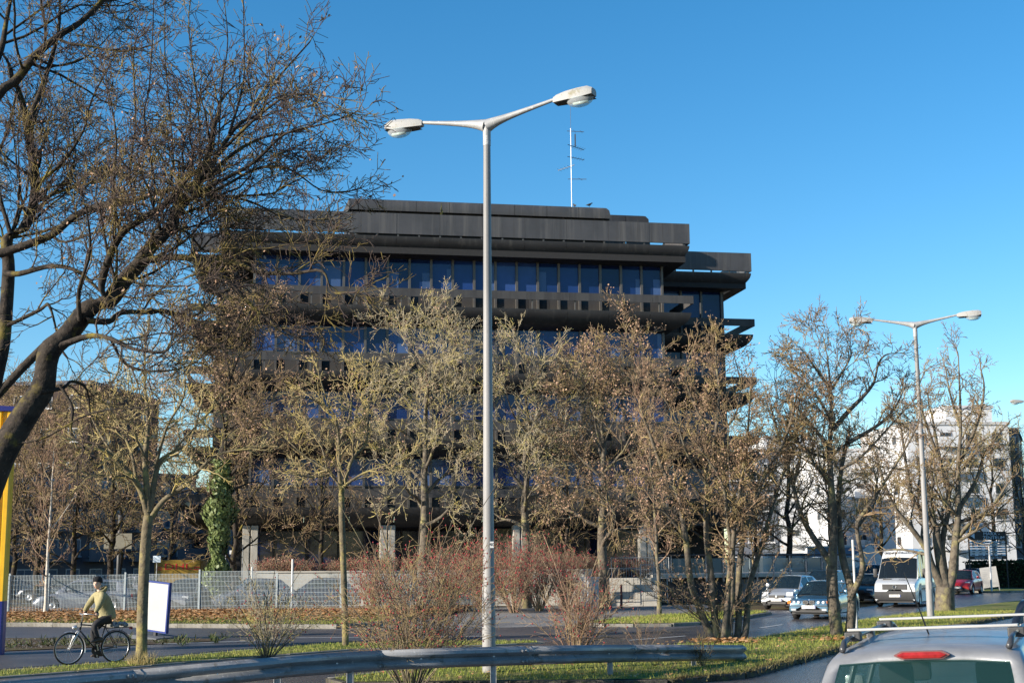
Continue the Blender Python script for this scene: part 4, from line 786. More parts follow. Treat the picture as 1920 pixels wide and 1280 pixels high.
# ================================================================== lamps, rail, fence, signs
m_galv = layered('galvanised_steel', [((0.30,0.305,0.31),), ((0.23,0.235,0.24),1.5,.42,.62), ((0.50,0.50,0.50),14,.58,.72)], rough=.5, bump=.08, bscale=30, spec=.5)
m_galv_d = layered('pole_steel', [((0.27,0.265,0.265),), ((0.20,0.197,0.195),(1.5,1.5,.3),.42,.62), ((0.14,0.13,0.12),(14,14,2),.62,.74), ((0.36,0.36,0.35),(9,9,.5),.68,.74)], rough=.45, bump=.06, bscale=30)
m_hous = layered('lamp_housing', [((0.31,0.31,0.305),), ((0.22,0.205,0.15),5,.55,.68), ((0.16,0.15,0.07),14,.62,.72)], rough=.6, bump=.2, bscale=20)
m_bowl = glass_mat('lamp_bowl', (0.75,0.80,0.84), .30, .08)
m_ink = mat('black_print', (0.02,0.02,0.022), rough=.6); m_white = mat('white_paint', (0.60,0.60,0.595), rough=.45, var=.05)
def lamp_head(parent, sgn, az):
    """housing at the arm end; u runs outward"""
    ux, uy = math.cos(az)*sgn, math.sin(az)*sgn; q = Vector((ux, uy, 0)); s = Vector((-uy, ux, 0))
    def sec(u, z, w, h, top=.6): return [tuple(q*u+s*(w*a)+Vector((0, 0, z+h*b))) for a, b in ((-1,-.5),(-1,.15),(-.62,.5*top+.2),(.62,.5*top+.2),(1,.15),(1,-.5))]
    Z0 = PZ+.02
    hd = MB().loft([sec(1.50,Z0+.185,.055,.11), sec(1.58,Z0+.20,.08,.15), sec(1.78,Z0+.215,.12,.19), sec(2.05,Z0+.225,.15,.21), sec(2.25,Z0+.235,.15,.20), sec(2.36,Z0+.225,.12,.13)], True).build('lamp_housing', m_hous, parent, True, 35)
    MB().loft([[tuple(q*u+s*(w*a)+Vector((0,0,z))) for a in (-1, 1)] for u, z, w in ((1.55,Z0+.085,.085),(1.80,Z0+.10,.14),(2.35,Z0+.125,.16))]).build('gear_tray', m_ink, hd)
    b = MB(); rows = []
    for k in range(6):
        t = k/5*math.pi/2; rows.append([tuple(q*(2.06+.29*math.cos(t)*math.cos(a))+s*(.165*math.cos(t)*math.sin(a))+Vector((0, 0, Z0+.13-.17*math.sin(t)))) for a in np.linspace(0, 2*math.pi, 18, endpoint=False)])
    b.loft(rows, True, False).build('lamp_bowl', m_bowl, hd, True)
    MB().loft([[tuple(q*u+s*(.035*math.cos(a))+Vector((0,0,Z0+.05+.035*math.sin(a)))) for a in np.linspace(0, 6.283, 8, endpoint=False)] for u in (1.92, 2.24)], True).build('bulb', mat('lamp_bulb', (.8,.8,.78), rough=.2), hd, True)
    am = MB(); k = 14; pts = []; rr = []
    for i in range(k+1):
        t = i/k; pts.append(q*(.02+1.50*t)+Vector((0, 0, PZ-.05+.275*t-.03*math.exp(-t*9)))); rr.append(.075*math.exp(-t*5)+.028*(1-t)+.034)
    am.tube(pts, rr, 10).build('arm', m_galv, parent, True, 50)
PZ = 9.85
def lamp(loc, az, label, H=9.85):
    global PZ; PZ = H
    r = thing('street_lamp', label, 'street lamp', loc, 0, None)
    MB().tube([(0,0,-.1),(0,0,1.55),(0,0,1.62)], [.128,.126,.116], 20).build('pole_base', m_galv_d, r, True, 40); MB().tube([(0,0,1.62),(0,0,5),(0,0,H-.48)], [.110,.092,.072], 20).build('pole', m_galv_d, r, True, 40)
    MB().tube([(0,0,H-.50),(0,0,H-.2),(0,0,H-.02)], [.078,.080,.095], 16).build('collar', m_galv, r, True, 40)
    for s in (1, -1): lamp_head(r, s, az)
    MB().box(-.045,.045,-.128,-.122,1.0,1.25).build('access_door', m_galv_d, r)
    return r
lp1 = G(917, 1257, LAWN_Z)
lampA = lamp(lp1, rad(-27), 'tall double-armed street lamp behind the guardrail', P(905, 229, lp1.y).z-LAWN_Z)
MB().box(.03,.10,-.112,-.106,2.3,2.42).build('number_plate', m_white, lampA); text_part('plate_number', '40', .09, m_ink, lampA, frame_m((.065,-.1145,2.36), (1,0,0), (0,-1,0)), depth=.001)
lamp(P(1745, 1150, 50).xy.to_3d()+Vector((0,0,LAWN_Z-.02)), rad(-17), 'farther double-armed street lamp beside the stout tree', P(1712, 605, 50).z-LAWN_Z)
lamp(Vector((34.6+2.3, 94, .1)), rad(-5), 'third double-armed street lamp at the far end of the street', 12.6)

# ---- guardrail: W-beam lengths on posts
gr = thing('guardrail', 'long weathered steel guardrail curving across the foreground', 'guardrail')
path = [(-7.4,15.0,.80),(-6.2,16.7,.80),(-5.0,18.3,.80),(-3.37,20.9,.80),(-2.14,22.2,.79),(-.9,22.95,.78),(.18,23.7,.75),(1.2,24.9,.69),(2.2,26.1,.62),(3.4,27.5,.53),(4.75,29.1,.42)]
Wp = [(0,0),(.02,-.02),(.075,-.045),(.085,-.09),(.03,-.135),(.0,-.155),(.03,-.175),(.085,-.22),(.075,-.265),(.02,-.29),(0,-.31)]
m_rail_s = layered('guardrail_steel', [((0.22,0.225,0.235),), ((0.15,0.155,0.165),(1.5,1.5,6),.42,.62), ((0.10,0.085,0.065),5,.56,.70), ((0.5,0.5,0.5),30,.6,.75)], rough=.38, bump=.1, bscale=18, spec=.5)
ctrl = [Vector(p) for p in path]
def rail_sec(i, ov=0):
    p = ctrl[i]; t = (ctrl[min(i+1, len(ctrl)-1)]-ctrl[max(i-1, 0)]); t.z = 0; t.normalize(); nn = Vector((t.y, -t.x, 0))
    return [tuple(p+nn*(a+.02+ov)+Vector((0,0,b))) for a, b in Wp]
for k, (a, b) in enumerate([(0,2),(2,4),(4,6),(6,8),(8,10)]):
    secs = [rail_sec(i, .004*(k % 2)) for i in range(a, b+1)]
    if k % 2 == 0 and b < 10:      # overlap at the joint
        d = (ctrl[b+1]-ctrl[b]).normalized()*.16; secs.append([tuple(Vector(q)+d+Vector((.004,-.004,0))) for q in secs[-1]])
    o = MB().loft(secs).build('beam', m_rail_s, gr, True, 28); md = o.modifiers.new('thick', 'SOLIDIFY'); md.thickness = .004
    e = Vector(secs[-1][0]); f = Vector(secs[-1][-1])
    for z, s in ((.07,.055),(.24,.055)):
        i = b; p = ctrl[i]; t = (ctrl[min(i+1, 10)]-ctrl[i-1]); t.z = 0; t.normalize(); nn = Vector((t.y,-t.x,0))
        for dx in (-.06, -.14):
            c = p+t*dx+nn*.105-Vector((0,0,z)); bm = bmesh.new(); bmesh.ops.create_uvsphere(bm, u_segments=8, v_segments=5, radius=.024)
            for v in bm.verts: v.co = v.co+c
            MB().addbm(bm).build('bolt', m_galv_d, gr, True)
for p in [(-6.4,16.4,.79),(-4.9,18.45,.79),(-3.5,20.7,.79),(-2.55,21.75,.79),(-.35,23.35,.76),(1.75,25.55,.65),(3.55,27.7,.51)]:
    x, y, z = p; MB().box(x-.05,x+.05,y-.01,y+.07,-.1,z-.02).box(x-.05,x-.04,y-.05,y+.07,-.1,z-.02).build('post', m_galv, gr)
for k in range(9):
    i = k % 10; p = ctrl[i].lerp(ctrl[i+1], .5); t = (ctrl[i+1]-ctrl[i]); t.z = 0; t.normalize(); nn = Vector((t.y,-t.x,0)); c = p+nn*.03-Vector((0,0,.155))
    MB().tube([c, c+nn*.012], .018, 8).build('bolt', m_white, gr)

# ---- wire mesh fence
fn = thing('mesh_fence', 'grey-green double-wire mesh fence in front of the car park', 'fence'); m_fence = mat('fence_zinc', (0.46,0.51,0.52), rough=.5, var=.1, metal=.2)
fp = [(-40,60,1.68),(20,61.5,1.68),(93,61.8,1.68),(236,62.2,1.70),(375,62.6,1.80),(520,62.8,1.62),(640,62.8,1.62),(770,62.6,1.66),(896,62.4,1.75)]
fx = [Vector((yline(px, D), D, .08)) for px, D, h in fp]
for k, (p, (px, D, h)) in enumerate(zip(fx, fp)):
    MB().box(p.x-.035,p.x+.035,p.y-.03,p.y+.03,-.1,h+.14).build('post', m_fence, fn)
    if k+1 == len(fx): break
    q = fx[k+1]; d = q-p; L = d.length; n = int(L/.062); mb = MB(); up = Vector((0,0,1)); hh = h
    for i in range(1, n):
        c = p+d*(i/n); mb.box(c.x-.008, c.x+.008, c.y-.004, c.y+.004, .06, hh+.06)
    for j in range(9):
        z = .10+j*(hh-.06)/8; mb.add([tuple(p+up*(z-.0-.08)), tuple(q+up*(z-.08)), tuple(q+up*(z+.016-.08)), tuple(p+up*(z+.016-.08))], [(0,1,2,3)])
    mb.build('mesh_panel', m_fence, fn)
# mobile site fence panels and leaning bars
sf = thing('site_fence', 'galvanised mobile site fence beside the grey cabinet', 'fence')
def site_panel(a, b, z0, z1):
    a, b = Vector((*a, 0)), Vector((*b, 0)); d = b-a; up = Vector((0,0,1)); fr = MB()
    for z in (z0, z1): fr.tube([a+up*z, b+up*z], .022, 6)
    for c in (a, b): fr.tube([c+up*(z0-.15), c+up*(z1+.03)], .022, 6)
    fr.tube([a.lerp(b,.0)+up*(z0+.45), b+up*(z0+.45)], .012, 5); fr.build('panel_frame', m_galv, sf)
    w = MB(); n = int(d.length/.13)
    for i in range(1, n): c = a+d*(i/n); w.tube([c+up*z0, c+up*z1], .0065, 3, False)
    w.build('panel_wires', m_galv, sf)
site_panel((yline(1126, 66), 66), (yline(1200, 66.3), 66.3), .25, 1.85); site_panel((yline(1201, 66.3), 66.35), (yline(1250, 67.2), 67.2), .3, 2.0); site_panel((yline(1146, 70.6), 70.6), (yline(1254, 71.2), 71.2), 1.3, 2.35)
rb = MB().tube([(0,0,-.05),(0,0,1.02)], .055, 10).tube([(0,0,1.02),(0,0,1.06)], [.055,.03], 10).tube([(0,0,.62),(0,0,.74)], .058, 10).build('bollard', mat('rusty_red', (0.13,0.03,0.025)), None, True, 40); rb.location = (yline(1164, 64.8), 64.8, .05); tag(rb, 'short dark red bollard in front of the stone blocks', 'bollard')
# grey cabinet
cb = thing('utility_cabinet', 'grey utility cabinet with a worn sunlit side next to the tree trunk', 'cabinet', (yline(1106, 62), 62, 0), rad(42))
m_cab = layered('cabinet_grey', [((0.36,0.38,0.40),), ((0.30,0.31,0.33),1.5,.42,.62), ((0.5,0.5,0.48),12,.62,.72)], rough=.6, bump=.1, bscale=20)
MB().bbox(-.33,.33,-.2,.2,.12,1.42,.012).build('housing', m_cab, cb); MB().box(-.35,.35,-.22,.22,-.05,.118).build('plinth', m_conc, cb); MB().bbox(-.37,.37,-.24,.24,1.424,1.49,.01).build('lid', m_cab, cb)
for s in (-1, 1): d_ = MB().box(s*.165-.155,s*.165+.155,-.215,-.203,.16,1.38).build('door', m_cab, cb); MB().box(s*.04-.012,s*.04+.012,-.235,-.217,.7,.82).build('handle', m_ink, d_)

# ---- signs
m_blue_f = mat('blue_frame', (0.004,0.022,0.17), rough=.4, var=.05)
bsn = thing('advert_board', 'blank white board in a blue frame leaning beside the young tree', 'sign', G(291, 1197), 0)
bsn.rotation_euler = (0, rad(4), rad(-38))
MB().box(-.48,.48,-.03,.03,.25,1.62).build('panel', mat('board_white', (0.38,0.375,0.365), rough=.5, var=.06, scale=1.5), bsn)
for a in [(-.53,-.48),(.48,.53)]: MB().box(a[0],a[1],-.05,.05,.20,1.67).build('frame_bar', m_blue_f, bsn)
for z in (.20, 1.62): MB().box(-.479,.479,-.05,.05,z,z+.05).build('frame_bar', m_blue_f, bsn)
MB().box(-.05,.05,-.04,.04,-.1,.198).build('foot_post', m_ink, bsn); MB().prism([(-.7,-.5),(.7,-.5),(.5,.5),(-.5,.5)], -.01, .10).build('base_plate', mat('dark_plinth', (0.09,0.10,0.12), rough=.8), bsn)
# yellow and blue corrugated pylon
py_ = thing('advert_pylon', 'tall yellow and blue ribbed advertising pylon at the pavement edge', 'pylon', (-13.70, 34.2, 0), rad(6))
m_yel = mat('yellow_sheet', (0.80,0.44,0.01), rough=.45, var=.06); m_ultra = mat('ultramarine_sheet', (0.005,0.010,0.15), rough=.45, var=.06)
def ribbed(z0, z1, mt, nm):
    o = MB(); n = 9; w = 1.15
    for k in range(n):
        a = -w+k*2*w/n; b = a+2*w/n; o.add([(a,-.15,z0),(a+.10,-.15,z0),(a+.13,-.22,z0),(b-.03,-.22,z0),(b,-.15,z0),(a,-.15,z1),(a+.10,-.15,z1),(a+.13,-.22,z1),(b-.03,-.22,z1),(b,-.15,z1)], [(0,1,6,5),(1,2,7,6),(2,3,8,7),(3,4,9,8)])
    for sx in (-1, 1): o.add([(sx*w,-.15,z0),(sx*w,.15,z0),(sx*w,.15,z1),(sx*w,-.15,z1)], [(0,1,2,3)])
    o.add([(-w,.15,z0),(w,.15,z0),(w,.15,z1),(-w,.15,z1)], [(0,1,2,3)]); return o.build(nm, mt, py_)
ribbed(-.05, 1.30, m_ultra, 'lower_sheet'); ribbed(1.302, 5.30, m_yel, 'upper_sheet'); ribbed(5.302, 5.46, m_ultra, 'blue_band'); ribbed(5.462, 5.98, m_yel, 'upper_sheet')
MB().add([(-1.2,-.26,5.985),(1.2,-.26,5.985),(1.2,.2,5.985),(-1.2,.2,5.985),(-1.2,-.26,6.22),(1.2,-.26,6.10),(1.2,.2,6.10),(-1.2,.2,6.22)], [(0,3,2,1),(4,5,6,7),(0,1,5,4),(1,2,6,5),(2,3,7,6),(3,0,4,7)]).build('cap', m_ultra, py_)
# posts
def post(px, py, D, ztop, lab, r=.03, mt=m_white):
    o = MB().tube([(0,0,-.1),(0,0,ztop)], r, 10).tube([(0,0,ztop),(0,0,ztop+.03)], [r*1.15, r*.8], 10).build('marker_post', mt, None, True, 40); o.location = P(px, py, D).xy.to_3d(); return tag(o, lab, 'post')
post(1607, 1190, 41, 2.72, 'white tubular post beside the two twisting tree trunks', .036); post(1859, 1100, 90, 3.0, 'thin white post beside the leaning white notice board', .06)
post(1384, 1140, 60, 1.3, 'low thin white marker post at the clump of stems', .03); post(547, 1140, 64.2, 2.35, 'thin white post rising above the mesh fence', .05); post(471, 1140, 66, 2.0, 'short white post left of the red hedge', .04)
# black direction board
sd = thing('direction_board', 'black direction board with white name strips in front of the white block', 'sign', P(1853, 1050, 104).xy.to_3d(), rad(3))
m_blk = mat('black_board', (0.015,0.016,0.02), rough=.5); m_lt = mat('board_lettering', (0.62,0.72,0.82), rough=.6); w = 1.42
zt = P(1853, 996, 104).z; zb = P(1853, 1048, 104).z
for sx in (-1, 1): MB().box(sx*w-.04,sx*w+.04,-.04,.04,-.1,zt+.02).build('post', m_blk, sd)
MB().box(-w+.05,w-.05,-.05,.02,zt-.62,zt).build('header_panel', m_blk, sd)
text_part('lettering', 'MARX -', .33, m_lt, sd, frame_m((.35,-.056,zt-.17),(1,0,0),(0,-1,0)), 1.15); text_part('lettering', 'ZENTRUM', .33, m_lt, sd, frame_m((.50,-.056,zt-.47),(1,0,0),(0,-1,0)), 1.1)
MB().add([(-1.28,-.056,zt-.31),(-.96,-.056,zt-.1),(-.96,-.056,zt-.52)], [(0,1,2)]).build('arrow', m_lt, sd)
for k in range(7):
    z = zt-.72-k*.19; MB().box(-w+.06,w-.06,-.04,.01,z-.14,z).build('name_strip', m_lt if k % 3 != 1 else m_white, sd)
    for q in range(5): x = -1.2+q*.5+random.uniform(-.05,.05); MB().box(x,x+random.uniform(.15,.36),-.0455,-.042,z-.1,z-.04).build('strip_print', m_blk, sd)
MB().box(-w+.05,w-.05,-.05,.02,zb,zb+.26).build('footer_panel', mat('brown_board', (0.07,0.035,0.02)), sd); text_part('lettering', 'Iskender Kebap Haus', .23, m_lt, sd, frame_m((0,-.056,zb+.13),(1,0,0),(0,-1,0)), 1.05)
# leaning white notice board
nb = thing('notice_stand', 'white notice board leaning in a metal stand on the far grass corner', 'sign', (31.55, 91.6, .1), rad(-14)); nb.scale = (.62,)*3; nb.rotation_euler = (rad(4), rad(-7), rad(-14))
MB().box(-.85,.85,-.03,.03,.35,2.5).build('panel', MATS['board_white'], nb)
for sx in (-.8, .8): MB().box(sx-.04,sx+.04,.035,.09,-.1,2.4).build('leg', m_galv, nb)
for k in range(5): MB().box(-.6,random.uniform(.2,.6),-.036,-.032,2.2-k*.2,2.24-k*.2).build('print_line', mat('grey_print', (.3,.3,.32)), nb)
# dark clipped hedge at the right
hb = thing('clipped_hedge', 'dark clipped evergreen hedge past the notice board', 'hedge', (P(1850, 1050, 106).x+2.4, 107, 0))
n = 9000; x = RNG.uniform(-3.6, 16, n); y = RNG.uniform(-.9, .9, n); z = RNG.uniform(0, 1.95, n); f = RNG.integers(0, 3, n); y = np.where(f == 0, -.9+RNG.normal(0,.05,n), y); z = np.where(f == 1, 1.95+RNG.normal(0,.05,n), z)
c = np.stack([x, y, z], 1); u = RNG.normal(0,1,(n,3)); u /= np.linalg.norm(u,axis=1,keepdims=True); v = np.cross(u, RNG.normal(0,1,(n,3))); v /= np.linalg.norm(v,axis=1,keepdims=True); s = .11
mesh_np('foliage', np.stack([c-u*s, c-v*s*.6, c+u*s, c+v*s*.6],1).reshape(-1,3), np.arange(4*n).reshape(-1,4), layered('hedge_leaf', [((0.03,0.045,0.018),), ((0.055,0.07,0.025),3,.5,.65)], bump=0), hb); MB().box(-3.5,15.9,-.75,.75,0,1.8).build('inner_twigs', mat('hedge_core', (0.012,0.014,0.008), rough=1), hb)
# yellow parcel trailer behind the fence, site fence frame
dh = thing('parcel_trailer', 'yellow parcel trailer with red lettering behind the fence', 'trailer', P(340, 1060, 84).xy.to_3d(), rad(5)); zt = P(340, 1049, 84).z; m_py = mat('shaded_yellow', (0.24,0.145,0.008), rough=.5, var=.06)  # yellow dulled so its colour carries the shade on the trailer
MB().bbox(-1.6,1.15,-.02,5,.6,zt,.04).build('box_body', m_py, dh); text_part('lettering', 'DHL', .5, mat('parcel_red', (0.50,0.01,0.015), rough=.5), dh, frame_m((-.2,-.03,zt-.42),(1,.0,0),(0,-1,0)) @ Matrix.Shear('XZ', 4, (0,0)), 1.7)
for z in (-.18, -.05): MB().box(-1.5,-1.15,-.028,-.022,zt-.42+z,zt-.37+z).box(.75,1.1,-.028,-.022,zt-.42+z,zt-.37+z).build('stripe', MATS['parcel_red'], dh)
for x in (-1.0, .6): MB().lathe([(.0,-.1),(.42,-.1),(.46,0),(.46,.2),(0,.22)], 16, 'y', (x,.1,.45)).build('wheel', m_ink, dh, True)
MB().box(-1.5,1.05,.2,4.8,.5,.596).build('chassis', m_ink, dh)
for px, D, z0, z1, lab in ((232, 90, 0, 4.2, 'grey sign post with a blank board in the shaded car park'),):
    s_ = thing('sign_post', lab, 'sign', P(222, 1060, D).xy.to_3d()); MB().tube([(0,0,-.1),(0,0,5.4)], .12, 8).build('post', mat('dull_post', (.12,.12,.12)), s_, True); MB().box(-.95,.85,-.16,-.125,3.2,4.2).build('board', mat('dull_board', (.20,.19,.15)), s_)
s_ = thing('parking_sign', 'small pale sign plate on a thin post in the car park', 'sign', P(294, 1060, 80).xy.to_3d()); MB().tube([(0,0,-.1),(0,0,2.7)], .03, 6).build('post', m_galv, s_); MB().box(-.22,.22,-.05,-.035,2.3,2.68).build('plate', m_lt, s_)
s_ = thing('gate_notice', 'small white notice on a steel gate frame by the first column', 'sign', P(437, 1060, 74).xy.to_3d()); MB().tube([(-.4,0,0),(-.4,0,3.2),(.5,0,3.2),(.5,0,0)], .03, 6).build('frame', mat('dull_steel', (.2,.22,.24)), s_); MB().box(-.2,.15,-.05,-.035,2.7,2.9).build('plate', m_white, s_)
# ================================================================== vehicles
m_tyre = mat('tyre_rubber', (0.018,0.018,0.019), rough=.85); m_rim = mat('alloy_rim', (0.38,0.39,0.40), rough=.35, metal=.6); m_trim = mat('black_trim', (0.022,0.022,0.024), rough=.55); m_inside = mat('car_interior', (0.02,0.02,0.022), rough=.9)
m_seat = mat('seat_cloth', (0.028,0.03,0.034), rough=.95); m_cglass = glass_mat('car_glass', (0.012,0.022,0.03), .68, .03); m_wglass = glass_mat('green_car_glass', (0.02,0.06,0.06), .42, .03)
m_head = mat('headlamp_glass', (0.58,0.60,0.62), rough=.1, col2=(0.30,0.31,0.32), scale=11); m_amber = mat('amber_lens', (0.75,0.20,0.02), rough=.25); m_red = mat('red_lens', (0.34,0.025,0.025), rough=.2, var=.2, scale=25); m_plate = mat('plate_white', (0.75,0.75,0.73), rough=.5); m_chrome = mat('chrome', (0.6,0.6,0.62), rough=.15, metal=.9)
def paint(name, c, rough=.28, metal=.25): return mat(name, c, rough=rough, metal=metal, var=.04, scale=1.5, coat=.8)
def lerp_k(keys, x):
    for (a, u), (b, v) in zip(keys[:-1], keys[1:]):
        if x <= b: t = max(0, min(1, (x-a)/(b-a))); t = t*t*(3-2*t)*.5+t*.5; return u+(v-u)*t
    return keys[-1][1]
def wheel_mesh(r, w=.2):
    return (MB().lathe([(r*.66,-w/2),(r*.9,-w/2),(r,-w*.36),(r,w*.36),(r*.9,w/2),(r*.66,w/2),(r*.66,-w/2)], 24, 'y'), MB().lathe([(0,-w*.42),(r*.18,-w*.45),(r*.24,-w*.36),(r*.55,-w*.34),(r*.62,-w*.48),(r*.66,-w*.46),(r*.66,w*.4),(0,w*.4)], 20, 'y'))
def car(name, label, cat, loc, heading, L, hw, top, zones, roof_w, body_m, wb, wr=.31, group=None, glass=None, zsill=.20, belt=None, tilt=0, plate=None, hl=None, grille=None, roofk=None, crown=.03, nose=.86, seats=True, ztrim=None):
    """body lofted along its length: top = bonnet/belt/boot line (x,z); zones = cabin bands rear to front (x0,x1,kind,zr0,zr1): R rear screen, S side glass, P pillar, W windscreen"""
    gl = glass or m_cglass; r = thing(name, label, cat, loc, math.atan2(heading[1], heading[0]), group); r.rotation_euler = (tilt, 0, r.rotation_euler.z)
    fa, ra = wb; ar = wr+.07
    xs = sorted(set([round(v, 3) for v in np.linspace(-L/2, L/2, 26)]+[round(c+ar*math.cos(t), 3) for c in (fa, ra) for t in np.linspace(0, math.pi, 11)]+[round(-L/2+.03, 3), round(-L/2+.1, 3), round(L/2-.03, 3), round(L/2-.1, 3)]))
    cab0, cab1 = zones[0][0], zones[-1][1]
    wid = lambda x: hw*(1-(1-nose)*max(0, (abs(x)-(L/2-.55))/.55)**2)
    zt_ = lambda x: lerp_k(top, x)
    zbot = lambda x: max([zsill+.10*max(0, (abs(x)-(L/2-.5))/.5)]+[wr+math.sqrt(max(0, ar*ar-(x-c)**2)) for c in (fa, ra) if abs(x-c) < ar])
    def sec(x):
        w, zt, zb = wid(x), zt_(x), zbot(x); zm = max(zb+.05, zb*.5+zt*.5); zs = max(zm+.02, zt-.13)
        return [(w*.93, zb), (w*.985, zb+.04), (w, zm), (w*.985, zs), (w*.945, zt-.035), (w*.86, zt), (w*.45, zt+crown*.7), (0, zt+crown)]
    S_ = [sec(x) for x in xs]; V = []; F = []; n = 8; mb = MB()
    for sg in (1, -1):
        o = len(mb.v)
        for x, q in zip(xs, S_): mb.v += [(x, sg*y, z) for y, z in q]
        for i in range(len(xs)-1):
            inside = cab0+.05 < (xs[i]+xs[i+1])/2 < cab1-.05
            for j in range(n-1):
                if inside and j >= 5: continue
                a = o+i*n+j; mb.f.append((a, a+1, a+1+n, a+n))
        for i in (0, len(xs)-1): mb.f.append(tuple(o+i*n+j for j in range(n)))
    bm = bmesh.new(); me = mb.mesh(); bm.from_mesh(me); bmesh.ops.remove_doubles(bm, verts=bm.verts, dist=.0008); bmesh.ops.recalc_face_normals(bm, faces=bm.faces); bm.to_mesh(me); bm.free()
    body = link('body', me, body_m, r, True); me.set_sharp_from_angle(angle=rad(38))
    MB().box(-L/2+.12, L/2-.12, -hw*.80, hw*.80, zsill+.01, .62).build('underbody', m_trim, r)
    # cabin
    st = []
    for x0, x1, kd, z0, z1 in zones:
        k = 8 if kd == 'R' else 5 if kd == 'W' else (3 if kd == 'S' else 1)
        for i in range(k): st.append((x0+(x1-x0)*i/k, z0+(z1-z0)*i/k, kd, i, k))
    st.append((zones[-1][1], zones[-1][4], 'E', 0, 1)); zmax = max(z for _, z, *_ in st)
    def csec(x, zr):
        wbelt = wid(x)*.925; zb = zt_(x)-.02; H = max(.01, zr-zb); full = max(.01, zmax-zb); t = H/full; wr_ = wbelt+(roof_w-wbelt)*min(1, t)
        return [(wbelt, zb), (wbelt-.012*t, zb+.045*t), (wr_+(wbelt-wr_)*.12, zb+H*.86), (wr_*.97, zb+H*.955), (wr_*.86, zb+H*.99), (wr_*.45, zb+H*1.005+.012*t), (0, zb+H*1.01+.018*t)]
    SC = [csec(s[0], s[1]) for s in st]; bodyF, glassF = MB(), {}
    for sg in (1, -1):
        o = len(bodyF.v); V = [(s[0], sg*y, z) for s, q in zip(st, SC) for y, z in q]; bodyF.v += V; n = 7; zi = -1
        for i in range(len(st)-1):
            kd, si, k = st[i][2], st[i][3], st[i][4]; zi += (si == 0)
            for j in range(n-1):
                f = (i*n+j, i*n+j+1, (i+1)*n+j+1, (i+1)*n+j); key = None
                if kd == 'S' and j == 1: key = ('side_window', zi, sg)
                if kd == 'W' and j >= 3 and 0 < i: key = ('windscreen', zi, 0)
                if kd == 'R' and j >= 4 and 0 < si < k-1: key = ('rear_window', zi, 0)
                if kd == 'R' and j >= 4 and si == 0 and k: key = None
                if kd == 'W' and j == 1 and si < 2: key = ('side_window', zi-1, sg)
                if key: g_ = glassF.setdefault(key, MB()); g_.add([V[q] for q in f], [(0, 1, 2, 3)])
                else: bodyF.f.append(tuple(q+o for q in f))
    me = bodyF.mesh(); bm = bmesh.new(); bm.from_mesh(me); bmesh.ops.remove_doubles(bm, verts=bm.verts, dist=.0008); bmesh.ops.recalc_face_normals(bm, faces=bm.faces); bm.to_mesh(me); bm.free()
    ro = link('roof', me, roofk or body_m, r, True); me.set_sharp_from_angle(angle=rad(40)); md = ro.modifiers.new('thick', 'SOLIDIFY'); md.thickness = .025; md.offset = -1
    for (nm, zi, sg), g_ in glassF.items():
        me = g_.mesh(); bm = bmesh.new(); bm.from_mesh(me); bmesh.ops.remove_doubles(bm, verts=bm.verts, dist=.0008); bmesh.ops.recalc_face_normals(bm, faces=bm.faces); bm.to_mesh(me); bm.free(); link(nm, me, gl, r, True)
    zbelt = zt_((cab0+cab1)/2)
    MB().box(cab0+.1, cab1-.1, -hw*.84, hw*.84, zbelt-.42, zbelt-.38).box(cab1-.55, cab1-.05, -hw*.84, hw*.84, zbelt-.38, zbelt-.03).build('interior', m_inside, r)
    if seats:
        for x in (cab1-1.25, cab1-2.15):
            if x < cab0+.35: continue
            for y in (-.36, .36):
                s_ = MB().bbox(x-.11, x+.03, y-.24, y+.24, zbelt-.37, zbelt+.10, .05).build('seat', m_seat, r, True, 50); MB().bbox(x-.13, x-.03, y-.13, y+.13, zbelt+.13, zbelt+.34, .045).build('headrest', m_seat, s_, True, 50)
    t_, w_ = wheel_mesh(wr); tm, wm = t_.mesh('tyre'), w_.mesh('rim')
    for c in (fa, ra):
        for sg in (1, -1):
            wh = bpy.data.objects.new('wheel', None); COL.objects.link(wh); wh.parent = r; wh.location = (c, sg*(hw-.115), wr); wh.rotation_euler = (0, 0, 0 if sg < 0 else math.pi)
            for nm, mm, mt in (('tyre', tm, m_tyre), ('rim', wm, m_rim)): link(nm, mm, mt, wh, True)
    for sg in (1, -1):
        mr_ = MB().bbox(cab1-.75, cab1-.62, sg*(hw+.12)-.085, sg*(hw+.12)+.085, zbelt+.0, zbelt+.15, .04).build('mirror', ztrim or body_m, r, True, 50); MB().box(cab1-.72, cab1-.66, min(sg*(hw-.05), sg*(hw+.06)), max(sg*(hw-.05), sg*(hw+.06)), zbelt+.03, zbelt+.06).build('mirror_arm', m_trim, mr_)
        MB().box(-.35, -.335, sg*hw*.985-.01, sg*hw*.985+.01, .32, zbelt-.12).build('door_gap', m_trim, r); MB().bbox(-.25, -.07, sg*(hw*.985)-.02, sg*hw*.985+.02, zbelt-.16, zbelt-.13, .006).build('door_handle', ztrim or body_m, r)
    f = L/2
    if hl:
        for sg in (1, -1):
            y0, y1, z0, z1, xo = hl; a = MB().loft([[(xo+.02-.05*abs(yy)/hw, sg*yy, z0), (xo-.05*abs(yy)/hw-.02, sg*yy, z1)] for yy in np.linspace(y0, y1, 4)]).build('headlight', m_head, r); md = a.modifiers.new('t', 'SOLIDIFY'); md.thickness = .12; md.offset = -1
            MB().box(-f-.012, -f+.12, min(sg*hw*.62, sg*hw*.86), max(sg*hw*.62, sg*hw*.86), .62, .82).build('tail_light', m_red, r)
    if grille:
        for (y0, y1, z0, z1, mt) in grille: MB().box(f-.06, f+.018, y0, y1, z0, z1).build('grille', mt, r)
